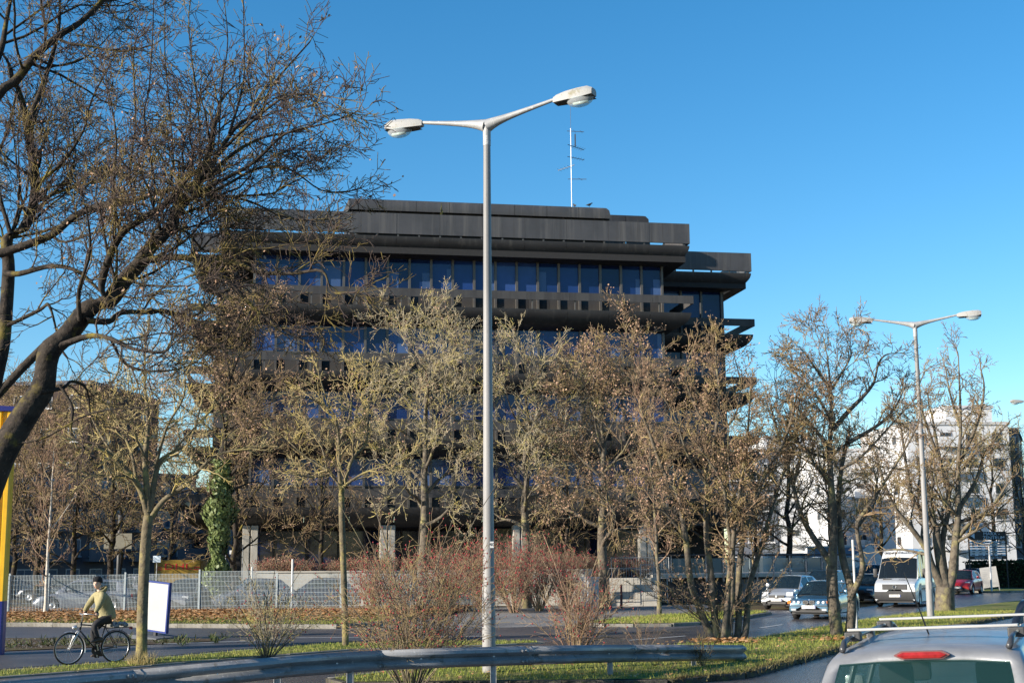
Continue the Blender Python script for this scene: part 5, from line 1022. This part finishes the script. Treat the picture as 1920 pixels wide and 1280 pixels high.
    if plate:
        p = MB().box(f+.006, f+.026, -.26, .26, plate[1]-.058, plate[1]+.058).build('number_plate', m_plate, r); MB().box(f+.027, f+.029, .215, .255, plate[1]-.055, plate[1]+.055).build('plate_band', m_blue_f, p)
        text_part('plate_text', plate[0], .115, m_ink, p, frame_m((f+.0275, -.02, plate[1]), (0,1,0), (1,0,0)), .82, .001)
    return r
HD_ = Vector((-.5, -.866))
# blue saloon with kidney grille
bl_ = paint('steel_blue_paint', (0.060,0.125,0.185), .25, .4)
bmw = car('saloon_car', 'steel-blue older saloon with twin kidney grille and amber indicators', 'car', (11.85, 52.9, 0), (-.47,-.88), 4.43, .85, [(-2.22,.62),(-2.15,.88),(-1.4,.94),(.2,.90),(.95,.86),(1.9,.745),(2.17,.70),(2.22,.58)],
  [(-1.45,-.85,'R',.96,1.33),(-.85,-.72,'P',1.33,1.36),(-.72,-.05,'S',1.36,1.39),(-.05,.03,'P',1.39,1.39),(.03,.42,'S',1.39,1.36),(.42,1.12,'W',1.36,.90)], .56, bl_, (1.35,-1.35), .305, plate=('M SZ 1940', .47), hl=(.30,.66,.575,.69,2.215), grille=[(-.22,-.02,.57,.70,m_trim),(.02,.22,.57,.70,m_trim),(-.62,.62,.28,.33,m_trim)])
for sg in (1, -1): MB().box(2.06,2.20,min(sg*.665,sg*.80),max(sg*.68,sg*.80),.58,.69).build('indicator', m_amber, bmw); MB().box(2.2,2.232,min(sg*.48,sg*.66),max(sg*.48,sg*.66),.34,.41).build('fog_light', m_head, bmw); MB().loft([[(2.24, sg*(.12+.105*math.cos(a)), .635+.072*math.sin(a)), (2.24, sg*(.12+.085*math.cos(a)), .635+.055*math.sin(a))] for a in np.linspace(0, 2*math.pi, 13)]).build('kidney_rim', m_chrome, bmw)
for sg in (1, -1):
    for y in (.37, .545): MB().lathe([(0,.02),(.045,.018),(.056,0),(.058,-.05)], 14, 'x', (2.235-.03*(y > .5),sg*y,.633)).build('headlamp_lens', mat('lens', (.75,.76,.76), rough=.1), bmw, True)
MB().box(2.17,2.235,-.84,.84,.50,.53).build('bumper_strip', m_trim, bmw)
MB().lathe([(0,.0),(.04,.0),(.04,.012),(0,.016)], 12, 'x', (2.13,0,.70)).build('badge', mat('badge_blue', (.35,.45,.6), rough=.3), bmw)
# silver hatchback
sv = paint('silver_paint', (0.46,0.48,0.50), .3, .5)
fiat = car('hatchback_car', 'silver rounded hatchback waiting beside the blue saloon', 'car', (12.7, 63.3, 0), (-.52,-.85), 4.03, .845, [(-2.0,.60),(-1.9,.95),(-.4,.98),(.55,.97),(1.2,.90),(1.75,.74),(2.0,.52)],
  [(-1.85,-1.3,'R',1.0,1.44),(-1.3,-1.1,'P',1.44,1.46),(-1.1,-.35,'S',1.46,1.49),(-.35,-.27,'P',1.49,1.49),(-.27,.30,'S',1.49,1.46),(.30,1.18,'W',1.46,.94)], .56, sv, (1.25,-1.25), .30, plate=('M X 5801', .44), hl=(.42,.72,.62,.78,1.93), grille=[(-.36,.36,.53,.64,m_trim),(-.42,.42,.26,.36,m_trim)])
MB().lathe([(0,0),(.05,0),(.05,.015),(0,.02)], 14, 'x', (2.025,0,.585)).build('badge', m_chrome, fiat)
for sg in (1,-1): MB().box(1.96,2.02,min(sg*.5,sg*.68),max(sg*.5,sg*.68),.28,.36).build('fog_light', m_trim, fiat)
# dark cars in the queue
nv = paint('navy_paint', (0.012,0.022,0.055)); bk = paint('black_paint', (0.010,0.011,0.016))
mpvZ = [(-2.1,-1.75,'R',1.05,1.60),(-1.75,-1.55,'P',1.60,1.63),(-1.55,-.75,'S',1.63,1.68),(-.75,-.65,'P',1.68,1.68),(-.65,.30,'S',1.68,1.66),(.30,1.35,'W',1.66,1.06)]
mpvT = [(-2.2,.62),(-2.12,1.05),(0,1.05),(1.2,1.05),(1.9,.90),(2.2,.58)]
mpv = car('mpv_car', 'dark blue family van with roof rails behind the blue saloon', 'car', (15.2, 67.4, 0), (-.5,-.866), 4.45, .89, mpvT, mpvZ, .62, nv, (1.35,-1.35), .32, plate=None, hl=(.45,.78,.68,.85,2.02), grille=[(-.35,.35,.60,.72,m_trim)])
for sg in (1, -1): MB().tube([(-1.5,sg*.60,1.66),(-1.35,sg*.60,1.73),(.1,sg*.60,1.75),(.3,sg*.60,1.69)], .018, 6).build('roof_rail', m_trim, mpv)
salT = [(-2.25,.62),(-2.15,.93),(-1.5,.98),(.2,.94),(.95,.90),(1.9,.76),(2.25,.55)]; salZ = [(-1.6,-.9,'R',1.0,1.38),(-.9,-.75,'P',1.38,1.41),(-.75,-.05,'S',1.41,1.44),(-.05,.03,'P',1.44,1.44),(.03,.45,'S',1.44,1.41),(.45,1.2,'W',1.41,.94)]
car('saloon_car', 'black saloon partly hidden by a tree trunk beside the white van', 'car', (18.4, 72.0, 0), (-.5,-.866), 4.6, .90, salT, salZ, .58, bk, (1.4,-1.4), .32, plate=None, hl=(.5,.80,.60,.72,2.12), grille=[(-.4,.4,.50,.66,m_trim)])
car('saloon_car', 'dark car parked behind the black saloon, seen over its roof', 'car', (21.6, 84.0, .45), (-.97,-.2), 4.6, .90, salT, salZ, .58, nv, (1.4,-1.4), .32, hl=(.5,.80,.60,.72,2.12))
car('saloon_car', 'dark car parked behind the terrace balustrade', 'car', (yline(1535, 84), 84.5, .9), (-.95,-.25), 4.6, .90, salT, salZ, .58, bk, (1.4,-1.4), .32, hl=(.5,.80,.60,.72,2.12))
redp = paint('red_paint', (0.42,0.018,0.02), .3, .1)
hatT = [(-1.8,.60),(-1.72,.95),(-.3,.97),(.5,.95),(1.1,.88),(1.6,.72),(1.8,.52)]; hatZ = [(-1.7,-1.25,'R',1.0,1.42),(-1.25,-1.1,'P',1.42,1.45),(-1.1,-.35,'S',1.45,1.48),(-.35,-.27,'P',1.48,1.48),(-.27,.25,'S',1.48,1.46),(.25,1.0,'W',1.46,.94)]
car('hatchback_car', 'small red hatchback stopped beyond the stout tree', 'car', (28.6, 88.0, 0), (-.52,-.85), 3.65, .82, hatT, hatZ, .55, redp, (1.12,-1.12), .29, plate=('M X 44', .42), hl=(.42,.72,.62,.78,1.62), grille=[(-.3,.3,.36,.46,m_trim)])
car('hatchback_car', 'dark blue small car beside the leaning notice board', 'car', (34.4, 104, 0), (-.75,-.66), 3.75, .83, [(x*1.03, z) for x, z in hatT], hatZ, .55, nv, (1.15,-1.15), .30, hl=(.42,.72,.62,.78,1.62))
# white delivery van
m_vglass = glass_mat('van_glass', (0.010,0.014,0.018), .86, .04)
vw = paint('van_white_paint', (0.58,0.60,0.62), .32, .15)
van = car('delivery_van', 'white high-roof delivery van driving towards the junction', 'van', (18.85, 66.6, 0), (-.44,-.9), 5.9, .99, [(-2.95,1.28),(-2.9,1.30),(1.7,1.32),(2.1,1.29),(2.65,1.16),(2.90,1.06),(2.95,1.0)],
  [(-2.93,-2.88,'P',2.35,2.62),(-2.88,-.95,'S',2.62,2.66),(-.95,-.8,'P',2.66,2.67),(-.8,.45,'S',2.67,2.66),(.45,.6,'P',2.66,2.65),(.6,1.12,'S',2.65,2.60),(1.12,1.42,'P',2.60,2.24),(1.42,2.12,'W',2.24,1.27)], .80, vw, (2.0,-1.75), .345, glass=m_vglass, plate=('M R 5248', .52), hl=(.60,.90,.80,1.06,2.975), grille=[(-.56,.56,.80,1.04,m_trim),(-.55,.55,.56,.66,m_trim)], nose=.93, seats=False, ztrim=m_trim)
MB().loft([[(2.90,y,.30),(2.950,y,.36),(2.962,y,.62),(2.945,y,.74)] for y in np.linspace(-.93,.93,9)]).build('bumper', mat('grey_plastic', (.032,.033,.036), rough=.7), van, True)
for z in (.84,.90,.96,1.02): MB().box(2.965,2.985,-.54,.54,z-.008,z+.008).build('grille_bar', mat('grey_plastic2', (.12,.12,.125)), van)
bd = MB().lathe([(.085,.0),(.10,.0),(.10,.02),(.085,.02),(.085,0)], 20, 'x', (2.985,0,.92)); bd.tube([(2.997,-.05,.985),(2.997,-.018,.925),(2.997,0,.965),(2.997,.018,.925),(2.997,.05,.985)], .009, 5); bd.tube([(2.997,-.07,.95),(2.997,-.03,.855),(2.997,0,.915),(2.997,.03,.855),(2.997,.07,.95)], .009, 5); bd.build('emblem', m_chrome, van)
text_part('brow_lettering', 'www.goldhauser.de', .20, m_ink, van, frame_m((1.365,0,2.50), (0,1,0), (.785,0,.62)), 1.0, .006)
text_part('bonnet_lettering', 'Crafter', .11, m_ink, van, frame_m((2.52,.28,1.245), (0,1,0), (.45,0,.9)), 1.0, .003)
MB().box(2.15,2.40,-.62,-.25,1.22,1.285).build('bonnet_vent', m_trim, van)
for sg in (1,-1): MB().bbox(1.45,1.60,sg*1.13-.09,sg*1.13+.09,1.35,1.75,.04).build('wing_mirror', m_trim, van, True, 50)
MB().box(-2.8,1.6,.985,.998,.78,.84).build('side_strip', m_trim, van); MB().box(-2.8,1.6,-.998,-.985,.78,.84).build('side_strip', m_trim, van)
MB().box(.15,.2,-.86,.86,.95,2.5).build('dark_screen', m_inside, van)  # added dark sheet, keeps brightness behind from showing through the windscreen
MB().bbox(.7,.85,-.55,.0,1.35,1.9,.05).build('driver_seat', m_seat, van); 
# parked cars behind the fence
GP = 'cars parked behind the mesh fence'; wh_ = paint('shaded_white_paint', (0.17,0.18,0.21), .35, .2); sl2 = paint('shaded_silver_paint', (0.15,0.16,0.19), .35, .3)  # white and silver darkened so the paint carries the car park's shade
estZ = [(-2.2,-1.75,'R',.98,1.40),(-1.75,-1.55,'P',1.40,1.44),(-1.55,-.8,'S',1.44,1.48),(-.8,-.72,'P',1.48,1.48),(-.72,0,'S',1.48,1.48),(0,.08,'P',1.48,1.48),(.08,.5,'S',1.48,1.45),(.5,1.25,'W',1.45,.95)]
car('estate_car', 'silver estate car parked behind the fence next to the cyclist', 'car', (yline(165, 66), 66, 0), (-1,-.05), 4.6, .88, [(-2.25,.62),(-2.2,.95),(.2,.94),(.95,.90),(1.9,.76),(2.25,.55)], estZ, .60, sl2, (1.4,-1.4), .31, hl=(.5,.80,.60,.72,2.15), group=GP)
car('estate_car', 'white estate car parked behind the fence beside the blank board', 'car', (yline(360, 66.5), 66.5, 0), (-.2,-1), 4.5, .88, [(-2.25,.62),(-2.2,.95),(.2,.94),(.95,.90),(1.9,.76),(2.25,.55)], estZ, .60, wh_, (1.4,-1.4), .31, hl=(.5,.80,.60,.72,2.12), group=GP)
car('hatchback_car', 'white hatchback parked behind the fence below the retaining wall', 'car', (yline(475, 66.2), 66.2, 0), (-.9,-.45), 4.0, .85, [(x*1.08, z) for x, z in hatT], hatZ, .55, wh_, (1.2,-1.2), .30, hl=(.42,.72,.62,.78,1.75), group=GP)
car('hatchback_car', 'dark blue hatchback parked behind the fence under the red hedge', 'car', (yline(598, 66.5), 66.5, 0), (-.98,-.15), 4.0, .85, [(x*1.08, z) for x, z in hatT], hatZ, .55, nv, (1.2,-1.2), .30, hl=(.42,.72,.62,.78,1.75), group=GP)
car('estate_car', 'dark car in the shaded car park behind the pale sapling', 'car', (yline(110, 84), 84, 0), (-1,.1), 4.6, .88, [(-2.25,.62),(-2.2,.95),(.2,.94),(.95,.90),(1.9,.76),(2.25,.55)], estZ, .60, bk, (1.4,-1.4), .31, group='cars in the shaded car park'); car('estate_car', 'pale car in the shaded car park left of the parcel trailer', 'car', (yline(262, 88), 88, 0), (-1,.1), 4.6, .88, [(-2.25,.62),(-2.2,.95),(.2,.94),(.95,.90),(1.9,.76),(2.25,.55)], estZ, .60, sl2, (1.4,-1.4), .31, group='cars in the shaded car park')
# the silver estate in the near lane
WY = rad(25); wl = Vector((math.sin(WY), math.cos(WY)))
nsil = mat('near_silver_paint', (0.27,0.272,0.28), rough=.36, metal=.25, var=.12, scale=5, coat=.3, bump=.05, bscale=60)
rear = P(1740, 1230, 9.65); WC = Vector((rear.x, rear.y))+wl*2.02
wag = car('estate_car', 'silver estate car with roof bars driving away in the near lane', 'car', (WC.x, WC.y, .075), (wl.x, wl.y), 4.5, .875, [(-2.25,.70),(-2.2,.98),(.3,.97),(1.0,.92),(1.9,.78),(2.25,.55)],
  [(-2.18,-1.82,'R',1.00,1.42),(-1.82,-1.60,'P',1.42,1.46),(-1.60,-.85,'S',1.46,1.50),(-.85,-.74,'P',1.50,1.51),(-.74,.02,'S',1.51,1.52),(.02,.10,'P',1.52,1.52),(.10,.60,'S',1.52,1.48),(.60,1.35,'W',1.48,.97)], .63, nsil, (1.4,-1.35), .315, glass=m_wglass, hl=(.5,.80,.60,.74,2.1), tilt=rad(-2.6), crown=.02)
ZR = 1.50
bz = 1.418
bl = MB().loft([[(-1.885+ex, y, bz+dz*k) for ex, dz in ((.03,-.019),(-.016,-.020),(-.022,0),(-.010,.020),(.03,.021))] for y, k, ex0 in ((-.165,.15,0),(-.125,1,0),(.125,1,0),(.165,.15,0))], True).build('brake_light', m_red, wag, True, 40)
MB().loft([[(-1.875+ex, y, bz+dz*k) for ex, dz in ((.03,-.027),(-.014,-.028),(-.014,.028),(.03,.028))] for y, k in ((-.19,.1),(-.14,1),(.14,1),(.19,.1))], True).build('brake_light_rim', mat('light_bezel', (.16,.05,.05), rough=.4), wag, True, 40)
for sg in (1, -1):
    MB().tube([(-1.75,sg*.575,1.455),(-1.62,sg*.585,1.505),(-1.45,sg*.585,1.525),(.25,sg*.585,1.565),(.42,sg*.58,1.555),(.52,sg*.575,1.51)], [.024,.022,.018,.018,.02,.024], 8).build('roof_rail', mat('rail_dark', (.05,.052,.058), rough=.35), wag, True)
    MB().bbox(-.62,-.54,sg*.585-.03,sg*.585+.03,1.47,1.56,.012).build('rail_foot', MATS['rail_dark'], wag)
m_bar = mat('aluminium_bar', (0.42,0.415,0.41), rough=.35, metal=.3, var=.04)
for x in (-1.32, .02):
    z = 1.572 if x < -1 else 1.60
    b_ = MB().bbox(x-.03,x+.03,-.61,.61,z,z+.019,.005).build('roof_bar', m_bar, wag)
    for sg in (1, -1): c_ = MB().bbox(x-.045,x+.045,sg*.585-.07,sg*.585+.05,z-.075,z-.004,.012).build('bar_clamp', mat('clamp_black', (.035,.036,.038), rough=.6), wag); MB().tube([(x-.046,sg*.585-.02,z-.03),(x-.052,sg*.585-.02,z-.03)], .010, 8).build('clamp_bolt', m_chrome, c_)
MB().tube([(-.9,.08,1.50),(-1.12,.10,1.70),(-1.42,.14,1.99)], [.007,.005,.0035], 5).build('aerial', m_trim, wag)
MB().tube([(-2.205,.1,1.02),(-2.1,.35,1.10)], .010, 5).build('wiper', m_trim, wag)
# dark car ahead at the picture edge
GX = paint('graphite_paint', (0.015,0.018,0.026)); hd2 = Vector((.5,.866))
sd2 = car('mpv_car', 'dark high-roofed car ahead of the silver estate in the near lane', 'car', (8.35, 20.2, 0), (hd2.x, hd2.y), 4.45, .90, mpvT, mpvZ, .64, GX, (1.35,-1.35), .33, hl=(.45,.78,.68,.85,2.02))
for sg in (1, -1): MB().tube([(-1.6,sg*.60,1.62),(-1.4,sg*.60,1.74),(.1,sg*.60,1.76),(.3,sg*.60,1.69)], .022, 6).build('roof_rail', m_trim, sd2)
# ================================================================== bicycle and rider
BH = Vector((-.755, -.656)); fw = G(128, 1247)      # ground under the front wheel
br = Vector((fw.x, fw.y))-BH*1.08
bike = thing('bicycle', 'dark trekking bicycle with mudguards, dynamo lamp and rear carrier ridden along the path', 'bicycle', (br.x, br.y, .008), math.atan2(BH.y, BH.x))
m_frame_b = mat('bike_frame', (0.015,0.015,0.018), rough=.3, coat=.5); m_silver = mat('bike_silver', (0.55,0.55,0.56), rough=.3, metal=.7)
def ring(c, R, r, n=40, k=6):
    o = MB(); rows = [[(c[0]+(R+r*math.cos(b))*math.cos(a), c[1]+r*math.sin(b), c[2]+(R+r*math.cos(b))*math.sin(a)) for b in np.linspace(0, 2*math.pi, k, endpoint=False)] for a in np.linspace(0, 2*math.pi, n+1)]
    return o.loft(rows, True, False)
for x in (0, 1.08):
    w = bpy.data.objects.new('wheel', None); COL.objects.link(w); w.parent = bike; w.location = (x, 0, .35)
    ring((0,0,0), .332, .019).build('tyre', m_tyre, w, True); ring((0,0,0), .308, .011).build('rim', m_silver, w, True)
    sp_ = MB()
    for k in range(24): a = k*2*math.pi/24; sp_.tube([(.02*math.cos(a+1),.03*(-1)**k,.02*math.sin(a+1)), (.305*math.cos(a),0,.305*math.sin(a))], .0016, 3, False)
    sp_.build('spokes', m_silver, w); MB().lathe([(0,-.05),(.025,-.05),(.018,-.02),(.018,.02),(.025,.05),(0,.05)], 10, 'y').build('hub', m_silver, w, True)
MB().tube([(.44,0,.29),(.24,0,.86)], .017, 8).tube([(.44,0,.29),(.86,0,.74)], .019, 8).tube([(.27,0,.80),(.84,0,.86)], .016, 8).tube([(.86,0,.70),(.81,0,.93)], .021, 8).build('frame', m_frame_b, bike, True)
for s in (-1, 1):
    MB().tube([(0,s*.06,.35),(.44,s*.03,.29)], .010, 6).build('chain_stay', m_frame_b, bike, True); MB().tube([(0,s*.06,.35),(.25,s*.03,.80)], .009, 6).build('seat_stay', m_frame_b, bike, True)
    MB().tube([(1.08,s*.055,.35),(.90,s*.05,.70),(.87,s*.03,.74)], [.012,.017,.02], 8).build('fork_leg', m_silver, bike, True)
MB().tube([(.24,0,.84),(.21,0,.95)], .013, 8).build('seat_post', m_silver, bike, True)
MB().loft([[(.10,y,z) for y,z in ((-.08,.985),(0,1.0),(.08,.985),(0,.95))],[(.2,y,z) for y,z in ((-.075,.985),(0,.995),(.075,.985),(0,.945))],[(.36,y,z) for y,z in ((-.02,.98),(0,.985),(.02,.98),(0,.955))]], True).build('saddle', m_trim, bike, True)
MB().tube([(.81,0,.93),(.80,0,1.05),(.83,0,1.08)], .014, 8).build('stem', m_silver, bike, True)
MB().tube([(.64,-.29,1.07),(.76,-.25,1.09),(.82,-.1,1.09),(.83,0,1.08),(.82,.1,1.09),(.76,.25,1.09),(.64,.29,1.07)], .012, 8).build('handlebar', m_silver, bike, True)
for s in (-1, 1): MB().tube([(.65,s*.287,1.072),(.56,s*.30,1.06)], .017, 8).build('grip', m_trim, bike, True)
def guard(cx, a0, a1, nm):
    MB().loft([[(cx+.375*math.cos(a), y, .35+.375*math.sin(a)-(.012 if abs(y) > .02 else 0)) for y in (-.03,-.015,.015,.03)] for a in np.linspace(a0, a1, 16)]).build(nm, m_silver if cx > .5 else m_frame_b, bike, True)
guard(1.08, rad(70), rad(195), 'mudguard'); guard(0, rad(15), rad(170), 'mudguard')
MB().tube([(.02,-.06,.36),(-.12,-.06,.75)], .006, 5).tube([(.02,.06,.36),(-.12,.06,.75)], .006, 5).tube([(.22,-.06,.76),(-.32,-.07,.77)], .007, 5).tube([(.22,.06,.76),(-.32,.07,.77)], .007, 5).tube([(-.32,-.07,.77),(-.32,.07,.77)], .007, 5).tube([(-.1,-.07,.77),(-.1,.07,.77)], .007, 5).build('carrier', m_trim, bike, True)
b = MB(); rg = random.Random(3)
for k in range(26): c = (rg.uniform(-.22,.12), rg.uniform(-.07,.07), rg.uniform(.80,.87)); b.bbox(c[0]-.035,c[0]+.035,c[1]-.03,c[1]+.03,c[2]-.03,c[2]+.03,.012)
bag = b.build('bundle', mat('dark_bundle', (.04,.045,.06), rough=.5, col2=(.3,.32,.36), scale=22), None, True); bag.location = bike.location; bag.rotation_euler = bike.rotation_euler; tag(bag, 'crumpled dark plastic bundle strapped on the bicycle carrier', 'bundle')
MB().lathe([(0,.0),(.05,.0),(.055,.03),(.035,.09),(0,.1)], 12, 'x', (.93,0,.80)).build('headlamp', m_silver, bike, True); MB().bbox(-.37,-.33,-.05,.05,.72,.78,.01).build('rear_lamp', m_red, bike)
MB().lathe([(.03,-.06),(.105,-.058),(.105,-.052),(.03,-.05)], 20, 'y', (.44,0,.29)).build('chainring', m_trim, bike); CA = rad(70)
pl = {1: (.44+.17*math.cos(CA), .14, .29+.17*math.sin(CA)), -1: (.44-.17*math.cos(CA), -.14, .29-.17*math.sin(CA))}
for s, p in pl.items(): MB().tube([(.44,s*.07,.29),(p[0],s*.09,p[2])], .011, 6).build('crank', m_silver, bike); MB().bbox(p[0]-.05,p[0]+.05,p[1]-.045,p[1]+.045,p[2]-.012,p[2]+.012,.005).build('pedal', m_trim, bike)
MB().tube([(.44,-.055,.395),(0,-.055,.39)], .005, 4).tube([(.44,-.055,.19),(.02,-.055,.24)], .005, 4).build('chain', m_trim, bike)

def skin(verts, edges, radii, lev=2, root=0):
    me = bpy.data.meshes.new('s'); me.from_pydata([tuple(v) for v in verts], edges, []); o = bpy.data.objects.new('s', me); COL.objects.link(o)
    md = o.modifiers.new('skin', 'SKIN'); md.use_smooth_shade = True
    for i, rr in enumerate(radii): me.skin_vertices[0].data[i].radius = rr if hasattr(rr, '__len__') else (rr, rr)
    me.skin_vertices[0].data[root].use_root = True
    sb = o.modifiers.new('sub', 'SUBSURF'); sb.levels = lev; sb.render_levels = lev
    dg = bpy.context.evaluated_depsgraph_get(); out = bpy.data.meshes.new_from_object(o.evaluated_get(dg)); bpy.data.objects.remove(o); out.materials.clear(); return out
def chain(*runs):
    """runs: lists of (point, radius); a run may start with an int = index of an existing vertex"""
    V, E, R = [], [], []
    for run in runs:
        prev = None
        for q in run:
            if isinstance(q, int): prev = q; continue
            V.append(q[0]); R.append(q[1])
            if prev is not None: E.append((prev, len(V)-1))
            prev = len(V)-1
    return V, E, R
pr = thing('person', 'cyclist in a khaki hooded parka and black beanie riding with both hands on the bars', 'person', bike.location, bike.rotation_euler.z)
m_skin = mat('skin', (0.62,0.40,0.30), rough=.55, var=.06); m_parka = layered('khaki_cloth', [((0.30,0.265,0.145),), ((0.23,0.20,0.105),4,.42,.62), ((0.29,0.25,0.13),11,.55,.7)], rough=.85, bump=.5, bscale=22)
m_jean = mat('black_trousers', (0.016,0.016,0.02), rough=.85); m_wool = mat('black_wool', (0.012,0.012,0.015), rough=.95, bump=.6, bscale=120); m_shoe = mat('brown_shoe', (0.05,0.035,0.025), rough=.6)
hip, che, nk, hd = (.20,0,1.06), (.36,0,1.40), (.43,0,1.57), (.48,0,1.70)
# the body: one surface, trunk, neck, arms, hands with fingers, legs
armL = lambda s: [((.42,s*.12,1.50),.06), ((.44,s*.20,1.47),.055), ((.56,s*.27,1.27),.045), ((.63,s*.285,1.14),.032), ((.60,s*.292,1.092),.026)]
legp = lambda s: [((.22,s*.09,1.00),.085), ((.56 if s > 0 else .50,s*.11,.86 if s > 0 else .68),.062), ((pl[s][0]-.03,s*.115,pl[s][2]+.12),.04)]
V, E, R = chain([(hip,.13),(che,.13),(nk,.052),((.455,0,1.64),.05)], [1]+armL(1), [1]+armL(-1), [0]+legp(1), [0]+legp(-1))
ends = {1: 8, -1: 13}
for s, ix in ends.items():
    hb_ = Vector(V[ix])
    for k, (dx, dz, ln) in enumerate(((.028,.0,.085),(.010,.002,.092),(-.010,.002,.088),(-.030,.0,.072))):
        a = hb_+Vector((dx+.0, s*.012, .004)); pts = [a, a+Vector((.005, s*.022, .006)), a+Vector((.012, s*.030, -.022)), a+Vector((.0, s*.018, -.042))]
        i0 = len(V); V += [tuple(p) for p in pts]; R += [.0095,.0095,.0088,.008]; E += [(ix, i0),(i0,i0+1),(i0+1,i0+2),(i0+2,i0+3)]
    i0 = len(V); V += [tuple(hb_+Vector((.035, -s*.018, -.008))), tuple(hb_+Vector((.055, -s*.022, -.03)))]; R += [.011,.009]; E += [(ix, i0),(i0,i0+1)]
me = skin(V, E, R, 2); link('body', me, m_skin, pr, True)
# head with face, joined to the neck
hm = MB(); rows = []; fx_ = Vector((1,0,0)); HC = Vector((.49,0,1.745))
for i in range(13):
    z = -1+2*i/12; zz = HC.z+z*.125; cr = math.sqrt(max(.02, 1-z*z)); row = []
    for a in np.linspace(0, 2*math.pi, 20, endpoint=False):
        rx = .098*cr; ry = .076*cr*(1 if z > -.3 else .88); x = math.cos(a)*rx; y = math.sin(a)*ry
        if abs(a) < .25 or abs(a-2*math.pi) < .25: x += .022*math.exp(-((z+.12)/.22)**2)+.006*math.exp(-((z+.5)/.12)**2)
        if .25 < min(a, 2*math.pi-a) < .75: x -= .010*math.exp(-((z-.05)/.14)**2)
        row.append((HC.x+x, y, zz))
    rows.append(row)
hm.loft(rows, True); head = hm.build('head', m_skin, pr, True); head.rotation_euler = (0, 0, rad(38)); head.location = HC-Matrix.Rotation(rad(38), 3, 'Z') @ HC
for s in (1, -1):
    bm = bmesh.new(); bmesh.ops.create_uvsphere(bm, u_segments=8, v_segments=6, radius=.011)
    for v in bm.verts: v.co = v.co+Vector((HC.x+.079, s*.031, HC.z+.012))
    MB().addbm(bm).build('eye', mat('eye', (.05,.045,.04), rough=.2), head, True); MB().loft([[(HC.x+.084, s*(.015+.032*t), HC.z+.036-.006*t*t), (HC.x+.080, s*(.015+.032*t), HC.z+.028-.006*t*t)] for t in (0,.5,1)]).build('eyebrow', mat('brow', (.05,.035,.025)), head)
    MB().loft([[(HC.x-.005+.02*math.cos(a)*q, s*(.074+.012*q), HC.z-.005+.03*math.sin(a)*q) for a in np.linspace(0, 6.283, 10, endpoint=False)] for q in (1, .5, .1)], True).build('ear', m_skin, head, True)
MB().loft([[(HC.x+.085-.3*y*y*8, y, HC.z-.060), (HC.x+.087-.3*y*y*8, y, HC.z-.068), (HC.x+.082-.3*y*y*8, y, HC.z-.075)] for y in np.linspace(-.025,.025,6)]).build('mouth', mat('lips', (.36,.13,.11), rough=.5), head, True)
bn = MB(); rows = []
for i in range(8):
    t = i/7; z = HC.z+.055+.105*math.sin(t*math.pi/2); k = math.cos(t*math.pi/2)**.6 if t < 1 else .04; rows.append([(HC.x-.006+.112*k*math.cos(a), .090*k*math.sin(a), z-.02*math.cos(a)*-1*(1-t)*.6) for a in np.linspace(0, 2*math.pi, 20, endpoint=False)])
bn.loft([[(HC.x-.006+.112*math.cos(a), .09*math.sin(a), HC.z+.03+.012*math.cos(a)) for a in np.linspace(0, 2*math.pi, 20, endpoint=False)]]+rows, True).build('beanie', m_wool, pr, True)
# parka: trunk with skirt, sleeves, thrown-back hood; trousers; shoes
jk = lambda s: [((.42,s*.13,1.51),.085), ((.435,s*.215,1.47),.085), ((.50,s*.265,1.35),.078), ((.565,s*.285,1.255),.068), ((.62,s*.29,1.16),.055), ((.625,s*.292,1.125),.046)]
V, E, R = chain([((.22,0,.93),(.205,.20)), ((.225,0,1.02),(.21,.21)), ((.245,0,1.12),(.185,.205)), ((.31,0,1.28),(.165,.20)), ((.37,0,1.43),(.15,.19)), ((.415,0,1.54),(.085,.10)), ((.42,0,1.575),(.084,.09))], [4]+jk(1), [4]+jk(-1))
me = skin(V, E, R, 2); link('parka', me, m_parka, pr, True)
MB().loft([[(.40+(.115*math.cos(a))*q-.02*(1-q)-.03*t, .125*q*math.sin(a), 1.55+.085*t-.06*math.cos(a)*t) for a in np.linspace(rad(35), rad(325), 16)] for t, q in ((0,.85),(.35,1.08),(.7,1.12),(1,.98),(.95,.86))]).build('hood', m_parka, pr, True)
for s in (1, -1): MB().tube([(.612,s*.291,1.135),(.606,s*.292,1.105)], .040, 10).build('cuff', m_wool, pr, True)
V, E, R = chain([((.24,0,1.01),(.105,.13))], [0, ((.27,.10,.98),.10), ((.42,.115,.93),.098), ((.575,.115,.855),.078), ((.555,.115,.70),.072), ((pl[1][0]-.02,.12,pl[1][2]+.10),.055)], [0, ((.26,-.10,.96),.10), ((.37,-.115,.84),.096), ((.50,-.115,.69),.076), ((.46,-.115,.48),.068), ((pl[-1][0]-.03,-.12,pl[-1][2]+.10),.054)])
me = skin(V, E, R, 2); link('trousers', me, m_jean, pr, True)
for s in (1, -1):
    x, y, z = pl[s]; MB().loft([[(x+dx, y*.9+w*math.cos(a), z+.014+max(0, h*(.5+.5*math.sin(a)))) for a in np.linspace(0, 2*math.pi, 12, endpoint=False)] for dx, w, h in ((-.14,.02,.05),(-.13,.036,.10),(-.06,.042,.13),(0,.045,.10),(.06,.048,.065),(.11,.042,.05),(.14,.02,.03))], True).build('shoe', m_shoe, pr, True)
